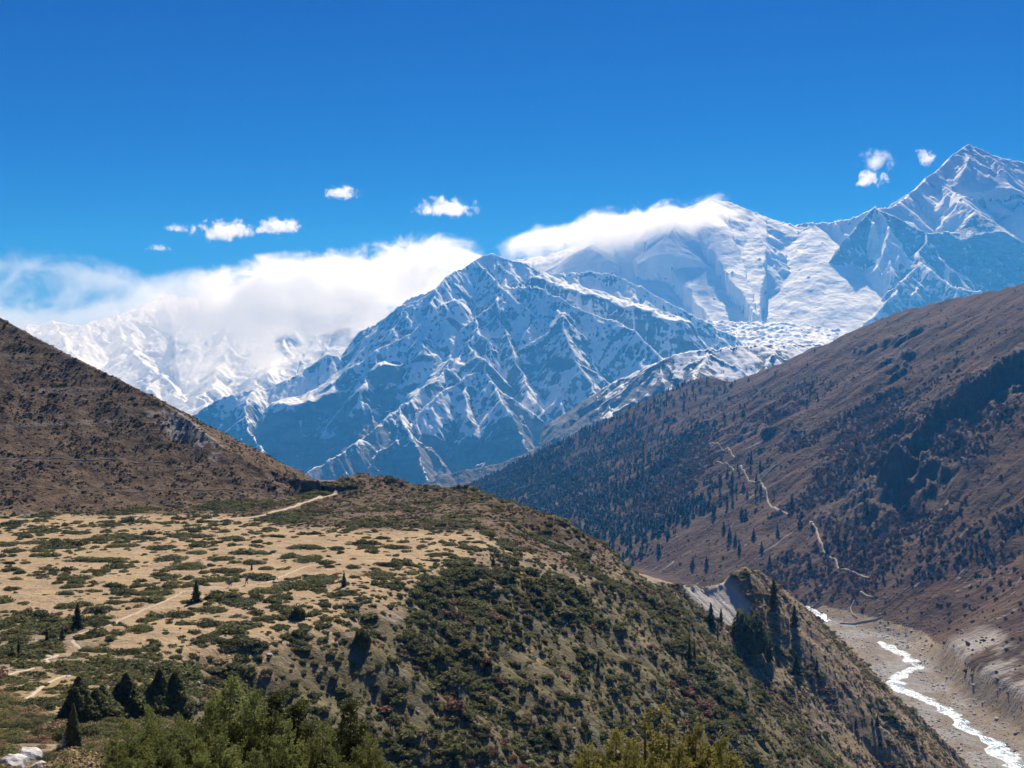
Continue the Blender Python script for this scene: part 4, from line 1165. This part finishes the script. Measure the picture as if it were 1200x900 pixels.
for px, py, h, kind, wk, lab in (
    (833, 731, 24, T_WIDE, .8, 'dark pine below the left half of the bare funnel scar'),
    (845, 728, 16, T_SLIM, 1.0, 'small olive pine right beside the dark pine under the funnel scar'),
    (876, 757, 48, T_ROUND, .95, 'big broad evergreen below the right edge of the funnel scar'),
    (864, 746, 22, T_ROUND, .8, 'pale grey green bush hugging the left side of the big broad evergreen'),
    (901, 773, 30, T_WIDE, .85, 'pointed pine below and right of the big broad evergreen'),
    (907, 715, 42, T_SLIM, .9, 'tall thin pine in the shade on the right flank of the spur'),
    (931, 735, 26, T_WIDE, .8, 'dark pine on the spur ridge against the brown hillside'),
    (933, 790, 26, T_WIDE, .85, 'olive topped pine lower on the spur, below the ridge pine'),
    (957, 785, 14, T_SLIM, 1.2, 'small pine on the lower spur beside grey bare bushes'),
    (808, 772, 28, T_SLIM, .7, 'slim dark pine, taller of a twin pair on the valley slope'),
    (814, 771, 20, T_SLIM, .7, 'slim dark pine, shorter of a twin pair on the valley slope'),
    (701, 785, 17, T_SLIM, .9, 'small dark pine alone in the middle of the green valley slope'),
    (841, 746, 15, T_SLIM, .7, 'very thin little pine just under the dark pine of the funnel'),
    (652, 876, 16, T_ROUND, .8, 'dark little bush pair low on the slope above the yellow green bushes'),
    (1028, 851, 13, T_SLIM, 1.4, 'dark pine, larger of two side by side at the edge of the river gravel'),
    (1022, 849, 9, T_SLIM, 1.3, 'dark pine, smaller of two side by side at the edge of the river gravel'),
    (1003, 854, 14, T_SLIM, 1.2, 'dark pine on the slope foot just left of the riverside pair'),
    (1018, 829, 6, T_ROUND, 1.6, 'low round bush above the riverside pair of pines'),
): tree('pine_tree', px, py, h, kind, lab, wk=wk, d0=120)
FIR = [tree_meshes(420, .075, .22, .25, M_FIR) for _ in range(4)]
fz = [(88,600),(208,690),(165,690),(45,570),(262,575),(280,600),(298,615),(310,640),(318,535),(330,545),(458,670),(405,685),(545,715),(585,650),(530,690),(475,495),(553,410),(250,430),(675,320),(825,515),(1000,520),(850,530),(710,525),(640,620),(620,625),(690,670),(700,650),(935,610),(760,730),(790,700),(880,600),(1060,600),(20,470),(120,520),(60,650),(150,560),(190,480),(230,520),(355,600),(380,640),(430,590),(500,560)]
for zx, zy in fz:
    px, py = 750 + zx * .375, 400 + (zy + 16) * .375
    gx, gy, gz = on_ground(px, py, 640)
    h = R2.uniform(10, 14) / F * gy * (1.0 if gy > 1200 else .75)
    where = 'below the pale zigzag trail' if zy > 560 and zx < 560 else 'near the pale zigzag trail' if zx < 560 and zx > 200 else 'at the thin edge of the dark forest' if zx <= 200 else 'right of the pale zigzag trail'
    o = empty('fir_tree', (gx, gy, gz - .3), 'small dark fir standing apart on the hillside ' + where, 'tree', 'lone firs ' + where, R2.uniform(0, 6.28), (h * 1.15, h * 1.15, h))
    cr, tr = FIR[R2.integers(0, 4)]
    inst('crown', cr, o); inst('trunk', tr, o)

# foreground junipers: upright plumes of tiny leaves on branching stems
def plume(rng, base, dirn, length, n, leaf, rad):
    t = rng.uniform(0, 1, n) ** .8
    side = unit(np.cross(dirn[None, :] + 0 * t[:, None], rng.normal(0, 1, (n, 3))))
    bend = np.array([rng.normal(0, .12), rng.normal(0, .12), 0])
    r = rad * (1 - t) ** .7 * rng.uniform(.25, 1, n)
    pos = base + dirn * (t * length)[:, None] + bend * (t ** 2 * length)[:, None] + side * r[:, None]
    ax = unit(dirn[None, :] * .9 + side * rng.uniform(.3, 1.1, n)[:, None] + rng.normal(0, .25, (n, 3)))
    b = unit(np.cross(ax, rng.normal(0, 1, (n, 3))))
    s = (leaf * rng.uniform(.6, 1.3, n))[:, None]
    co = np.stack([pos, pos + ax * s * .5 + b * s * .36, pos + ax * s * 1.1, pos + ax * s * .5 - b * s * .36], 1).reshape(-1, 3)
    return co, np.arange(4 * n).reshape(n, 4)

def juniper_bush(rng, n_pl, width, mat, leaf=.042, n_leaf=64, spire=.5):
    """unit-free: metres, height about 2.5"""
    H = 2.5; parts = []; stems = []
    nst = 7
    tips = []
    for k in range(nst):
        a = rng.uniform(0, 6.28); q = 0 if k == 0 else rng.uniform(.35, 1) * width * .6
        top = H * (1 if k == 0 else rng.uniform(.45, .9) * (1 - .25 * q / width))
        p1 = np.array([math.cos(a) * q, math.sin(a) * q, top]); tips.append(p1)
        stems.append(tube([(0, 0, -.3), tuple(p1 * [.35, .35, .35]), tuple(p1 * [.8, .8, .65]), tuple(p1 * [1, 1, .93])], [.05, .035, .02, .006], 5))
    for i in range(n_pl):
        p1 = tips[rng.integers(0, nst)]; top = p1[2]
        t = rng.uniform(.08, 1.0) ** .85
        ctr = np.array([p1[0] * min(1, t * 1.1), p1[1] * min(1, t * 1.1), top * t * .93])
        a = rng.uniform(0, 6.28); rr = width * .5 * (1 - t) ** .6 * rng.uniform(.3, 1) + .03
        out = np.array([math.cos(a), math.sin(a), 0])
        d = unit((out * rng.uniform(.5, 1.6) * (1.15 - t) + np.array([0, 0, .75]) + rng.normal(0, .28, 3))[None, :])[0]
        parts.append(plume(rng, ctr + out * rr, d, rng.uniform(.16, .36), n_leaf, leaf, .10))
    return mesh_only('crown', *join(parts), mat), mesh_only('trunk', *join(stems), M_BARK, True)

R3 = np.random.default_rng(77)
J_GREEN = [juniper_bush(R3, 620, w, M_NEAR) for w in (1.3, 1.1, 1.5)]
J_SPIRE = [juniper_bush(R3, 380, .6, M_DARKN)]
J_YEL = [juniper_bush(R3, 460, w, M_YEL) for w in (1.2, 1.0)]
J_YSP = [juniper_bush(R3, 120, .4, M_YEL, n_leaf=60)]
def front_bush(px, py, d, kinds, lab, wk=1.0, k=None):
    x = (px - 600) / F * d; top = (450 - py) / F * d; z = ground_z(x, d)
    h = max(top - z, .8)
    cr, tr = kinds[R3.integers(0, len(kinds))]
    sc = h / 2.45
    o = empty('juniper_bush', (x, d, z), lab, 'bush', 'junipers in the foreground', R3.uniform(0, 6.28), (max(sc, .75) * wk, max(sc, .75) * wk, sc))
    inst('crown', cr, o); inst('trunk', tr, o)
for a in (
    (150, 846, 20.5, J_GREEN, 'sunlit olive juniper at the left end of the foreground row', 1.0),
    (178, 833, 22, J_GREEN, 'olive juniper with a ragged top, second from the left in the foreground row', .9),
    (212, 842, 19.5, J_GREEN, 'olive juniper in front of the gap left of the tallest foreground juniper', .9),
    (243, 828, 22.5, J_GREEN, 'bright juniper leaning against the left side of the tallest foreground one', .9),
    (270, 797, 24, J_GREEN, 'tallest, darkest headed juniper of the foreground row', 1.0),
    (298, 812, 23, J_GREEN, 'juniper pressed against the right side of the tallest foreground one', .8),
    (325, 813, 24, J_SPIRE, 'dark narrow juniper right of the two tallest foreground ones', 1.5),
    (350, 824, 24, J_SPIRE, 'dark slim juniper just before the dip in the foreground row', 1.5),
    (378, 848, 22, J_GREEN, 'low juniper filling the dip left of the pointed spire', .85),
    (411, 822, 22.5, J_SPIRE, 'pointed juniper spire at the right end of the foreground row', 1.25),
    (432, 862, 21, J_GREEN, 'lowest juniper, right end of the foreground row beyond the spire', .8),
    (335, 852, 19, J_GREEN, 'bright juniper in front of the dark slim pair', .8),
    (258, 862, 18, J_GREEN, 'bright feathery juniper in front of the tallest one', .8),
    (190, 868, 17.5, J_GREEN, 'low feathery juniper at the bottom edge near the left end of the row', .8),
    (300, 880, 16.5, J_GREEN, 'nearest low juniper at the bottom edge under the two tallest ones', .7),
    (390, 878, 18, J_GREEN, 'nearest low juniper at the bottom edge under the spire', .7),
    (137, 876, 18, J_GREEN, 'small juniper at the outermost left foot of the foreground row', .7),
    (756, 836, 18, J_YSP, 'tall thin yellow green sapling, left of two leaders in the right hand clump', 1.6),
    (784, 830, 18.5, J_YSP, 'tall thin yellow green sapling, right of two leaders in the right hand clump', 1.5),
    (722, 852, 17.5, J_YEL, 'yellow green bush left of the two thin leaders', .8),
    (690, 874, 17, J_YEL, 'small yellow green bush at the left end of the right hand clump', .7),
    (815, 848, 18.5, J_YEL, 'full yellow green bush right of the two thin leaders', .8),
    (845, 862, 18, J_YEL, 'yellow green bush at the right end of the right hand clump', .7),
    (742, 868, 16.5, J_YEL, 'low yellow green bush in front of the left thin leader', .7),
    (795, 872, 16.5, J_YEL, 'low yellow green bush in front of the right thin leader', .7),
): front_bush(*a)

# ------------------------------------------------------------------ stones
def stone_material(name, a, b, sc=6.0):
    n = N(name); p = n.node('ShaderNodeTexCoord').outputs['Object']
    v = n.noise(p, 1.7, 6, .65, .5)
    c = n.mix(n.ramp(v, .35, .65), a, b)
    c = n.mix(n.mul(n.ramp(n.noise(n.scale(p, (1, 1, 4)), 1.2, 5, .7, 1.0), .58, .64), .7), c, tuple(q * .45 for q in a))
    n.bsdf(c, .9, n.bump(n.noise(p, 4.0, 6, .7), .12, .8), .2)
    return n.m
M_WHITE = stone_material("white limestone", (.36, .34, .32), (.62, .60, .57))
M_STONE = stone_material("grey stone", (.22, .20, .18), (.42, .39, .35))
M_DSTONE = stone_material("dark stone", (.05, .045, .04), (.13, .115, .10))

def boulder(seed, flat=.6, cuts=9, sub=4):
    rng = np.random.default_rng(seed)
    bm = bmesh.new(); bmesh.ops.create_icosphere(bm, subdivisions=sub, radius=1.0)
    pl = [(unit(rng.normal(0, 1, (1, 3)))[0], rng.uniform(.55, .9)) for _ in range(cuts)]
    for v in bm.verts:
        c = np.array(v.co)
        for nn, dd in pl:
            k = c @ nn - dd
            if k > 0: c = c - nn * k
        c = c + unit(c[None])[0] * .04 * math.sin(c[0] * 7 + seed) * math.cos(c[1] * 9 + c[2] * 5)
        v.co = (c[0], c[1], c[2] * flat)
    me = bpy.data.meshes.new('boulder'); bm.to_mesh(me); bm.free()
    return me

for i, (px, py, w, f_, lab, m, d0) in enumerate((
    (16, 899, 46, .6, 'large white boulder cut by the bottom left corner', M_WHITE, 9), (36, 889, 44, .5, 'long pale cracked boulder lying behind the bottom left corner boulder', M_WHITE, 9),
    (47, 901, 26, .5, 'small white slab at the bottom edge below the long pale boulder', M_WHITE, 9), (64, 900, 18, .7, 'little white block at the right end of the corner boulders', M_WHITE, 9), (72, 893, 10, .7, 'smallest pale stone behind the little white block', M_WHITE, 9),
    (133, 731, 7, .7, 'dark stone, left of three beside the trail on the turf', M_DSTONE, 60), (140, 732, 7, .8, 'dark stone, middle of three beside the trail on the turf', M_DSTONE, 60), (147, 734, 5, .7, 'dark stone, right of three beside the trail on the turf', M_DSTONE, 60),
    (211, 737, 4, .7, 'lone dark stone on bare turf right of the flat juniper mat', M_DSTONE, 60), (124, 750, 4, .6, 'dark stone at the lower edge of the bare turf', M_DSTONE, 60),
    (322, 683, 7, .6, 'pale stone on the track just right of the hikers', M_WHITE, 60), (146, 612, 9, .7, 'grey rocks at the hill foot where a pale gully ends', M_STONE, 200),
    (56, 770, 9, .4, 'pale flat rock beside the path junction', M_WHITE, 60), (16, 786, 6, .7, 'black and white rock beside the left path', M_STONE, 60), (64, 776, 8, .4, 'flat pale rock just below the path junction', M_WHITE, 60), (7, 743, 8, .5, 'pale rock on the bushy slope at the left edge', M_WHITE, 60), (80, 793, 8, .4, 'flat pale rock at the end of the grey path', M_WHITE, 60),
    (233, 802, 7, .8, 'bright white block on the stony slope above the foreground junipers', M_WHITE, 60), (240, 813, 4, .8, 'small pale block below the bright white block', M_WHITE, 60), (316, 768, 8, .6, 'pale rock high on the stony slope below the turf rim', M_WHITE, 60))):
    gx, gy, gz = on_ground(px, py, d0)
    r = w * .5 / F * gy
    me = boulder(100 + i, f_); me.materials.append(m)
    o = inst('boulder', me, None, (gx, gy, gz + r * f_ * .3), R3.uniform(0, 6.28), (r, r * .8, r))
    tag(o, lab, 'rock')

gx, gy, gz = on_ground(75, 880, 50)
c = empty('cairn', (gx, gy, gz), 'small upright stack of pale stones beside the narrow dark juniper', 'cairn')
zz = 0.0
for i, r in enumerate((.22, .19, .2, .16, .15, .13, .1)):
    me = boulder(300 + i, .62, 8, 2); me.materials.append(M_WHITE if i % 2 == 0 else M_STONE)
    inst('stone', me, c, (R3.normal(0, .02), R3.normal(0, .02), zz + r * .5), R3.uniform(0, 6), (r, r, r)); zz += r * 1.0

def rubble():
    V = []
    for i in range(4):
        me = boulder(500 + i, .7, 9, 2); me.materials.append(M_WHITE if i == 0 else M_STONE); V.append(bpy.data.objects.new('rubble', me))
    x1, y1 = fan_points(R3, 60000, 110, 560); x2, y2 = fan_points(R3, 40000, 560, 1150, .20, .68)
    x = np.concatenate([x1, x2]); y = np.concatenate([y1, y2])
    s, th, right, bed, shelf, scar, dv = (grid_m(k, x, y) for k in ('s', 'th', 'right', 'bed', 'shelf', 'scar', 'dv'))
    st = fbm(x / 60, y / 5, 3, 401) + .3 * fbm(x / 8, y / 8, 2, 402)
    p = np.where(right | (dv < 45), .55 * np.clip(bed + (dv < 42) * .5, 0, 1) + .03, smooth(-3, 6, s) * smooth(.1, .4, st) * .8 + .02 * shelf)
    p = np.where(dv < 9, 0, p)
    k = (R3.random(len(x)) < p) & (th < .02)
    x, y, dv = x[k], y[k], dv[k]; n = len(x)
    sz = np.where(dv < 70, R3.lognormal(-.35, .6, n), R3.lognormal(-1.35, .45, n)); sz = np.clip(sz, .1, 3.0)
    scatter('rubble', np.stack([x, y, grid_z(x, y) + sz * .1], 1), R3.uniform(0, 6.28, n), np.stack([sz * .7, sz * .6, sz * .6], 1), R3.integers(0, 4, n), V)
rubble()

# ------------------------------------------------------------------ two hikers
def plain(name, col, rough=.8):
    n = N(name); n.bsdf(n.mix(n.noise(n.pos(), 9.0, 3), tuple(c * .85 for c in col), col), rough); return n.m
SKIN = plain("skin", (.45, .28, .20), .55); HAIR = plain("dark hair", (.02, .015, .012))

def ensure_skin(me):
    bm = bmesh.new(); bm.from_mesh(me); bm.verts.layers.skin.verify(); bm.to_mesh(me); bm.free()

def skin_mesh(name, verts, edges, radii, mat, parent, root=0):
    me = bpy.data.meshes.new(name); me.from_pydata(verts, edges, []); ensure_skin(me)
    me.materials.append(mat)
    for i, v in enumerate(me.skin_vertices[0].data):
        v.radius = (radii[i], radii[i]); v.use_root = (i == root)
    o = inst(name, me, parent)
    m = o.modifiers.new('skin', 'SKIN'); m.use_smooth_shade = True
    sub = o.modifiers.new('sub', 'SUBSURF'); sub.levels = 1; sub.render_levels = 2
    return o

def hiker(px, py, rz, label, top, legs, pack, hat, stride=.26):
    gx, gy, gz = on_ground(px, py, 120)
    o = empty('person', (gx, gy, gz + .12), label, 'person', None, rz)
    s = stride
    J = [(0, 0, .93), (0, .02, 1.15), (0, .05, 1.38), (0, .07, 1.50), (0, .09, 1.60), (0, .10, 1.72),      # pelvis .. crown of the head
         (-.10, 0, .90), (-.10, s * .8, .50), (-.10, s, .09), (-.10, s + .16, .04), (.10, 0, .90), (.10, -s * .35, .50), (.10, -s * 1.1, .12), (.10, -s * 1.1 + .15, .05),
         (-.19, .05, 1.40), (-.25, -.02, 1.14), (-.22, .18, .98), (-.21, .27, .96), (.19, .05, 1.40), (.25, .06, 1.14), (.22, .28, 1.02), (.21, .37, 1.00)]
    E = [(0, 1), (1, 2), (2, 3), (3, 4), (4, 5), (0, 6), (6, 7), (7, 8), (8, 9), (0, 10), (10, 11), (11, 12), (12, 13), (2, 14), (14, 15), (15, 16), (16, 17), (2, 18), (18, 19), (19, 20), (20, 21)]
    Rr = [.15, .14, .15, .055, .095, .075, .085, .058, .042, .04, .085, .058, .042, .04, .06, .042, .034, .035, .06, .042, .034, .035]
    skin_mesh('body', J, E, Rr, SKIN, o)
    up = [0, 1, 2, 14, 15, 16, 18, 19, 20]
    mp = {j: i for i, j in enumerate(up)}
    skin_mesh('jacket', [J[j] for j in up], [(mp[a], mp[b]) for a, b in E if a in mp and b in mp], [Rr[j] + .025 for j in up], top, o)
    lo = [0, 6, 7, 8, 10, 11, 12]
    mp = {j: i for i, j in enumerate(lo)}
    skin_mesh('trousers', [J[j] for j in lo], [(mp[a], mp[b]) for a, b in E if a in mp and b in mp], [Rr[j] + .02 for j in lo], legs, o)
    bm = bmesh.new(); bmesh.ops.create_cube(bm, size=1)
    bmesh.ops.bevel(bm, geom=bm.edges[:], offset=.18, segments=3, affect='EDGES')
    me = bpy.data.meshes.new('backpack'); bm.to_mesh(me); bm.free(); me.materials.append(pack)
    b = inst('backpack', me, o, (0, -.22, 1.24), 0, (.34, .24, .56))
    bm = bmesh.new(); bmesh.ops.create_uvsphere(bm, u_segments=14, v_segments=8, radius=.125)
    for v in bm.verts: v.co.z *= .8
    me = bpy.data.meshes.new('hat'); bm.to_mesh(me); bm.free(); me.materials.append(hat)
    inst('hat', me, o, (0, .09, 1.70))
BLUE = plain("blue cloth", (.03, .16, .38)); BLACK = plain("black cloth", (.012, .012, .015)); PALE = plain("pale blue cloth", (.22, .30, .44)); GREYC = plain("grey cloth", (.10, .10, .11))
hiker(289, 685.5, math.radians(70), 'hiker in a bright blue top and dark trousers walking the turf trail, ahead of another', BLUE, BLACK, plain("dark blue pack", (.015, .06, .15)), BLUE)
hiker(270, 688, math.radians(75), 'hiker with a pale blue jacket and grey trousers following behind the one in bright blue', PALE, GREYC, plain("grey blue pack", (.10, .14, .24)), PALE)
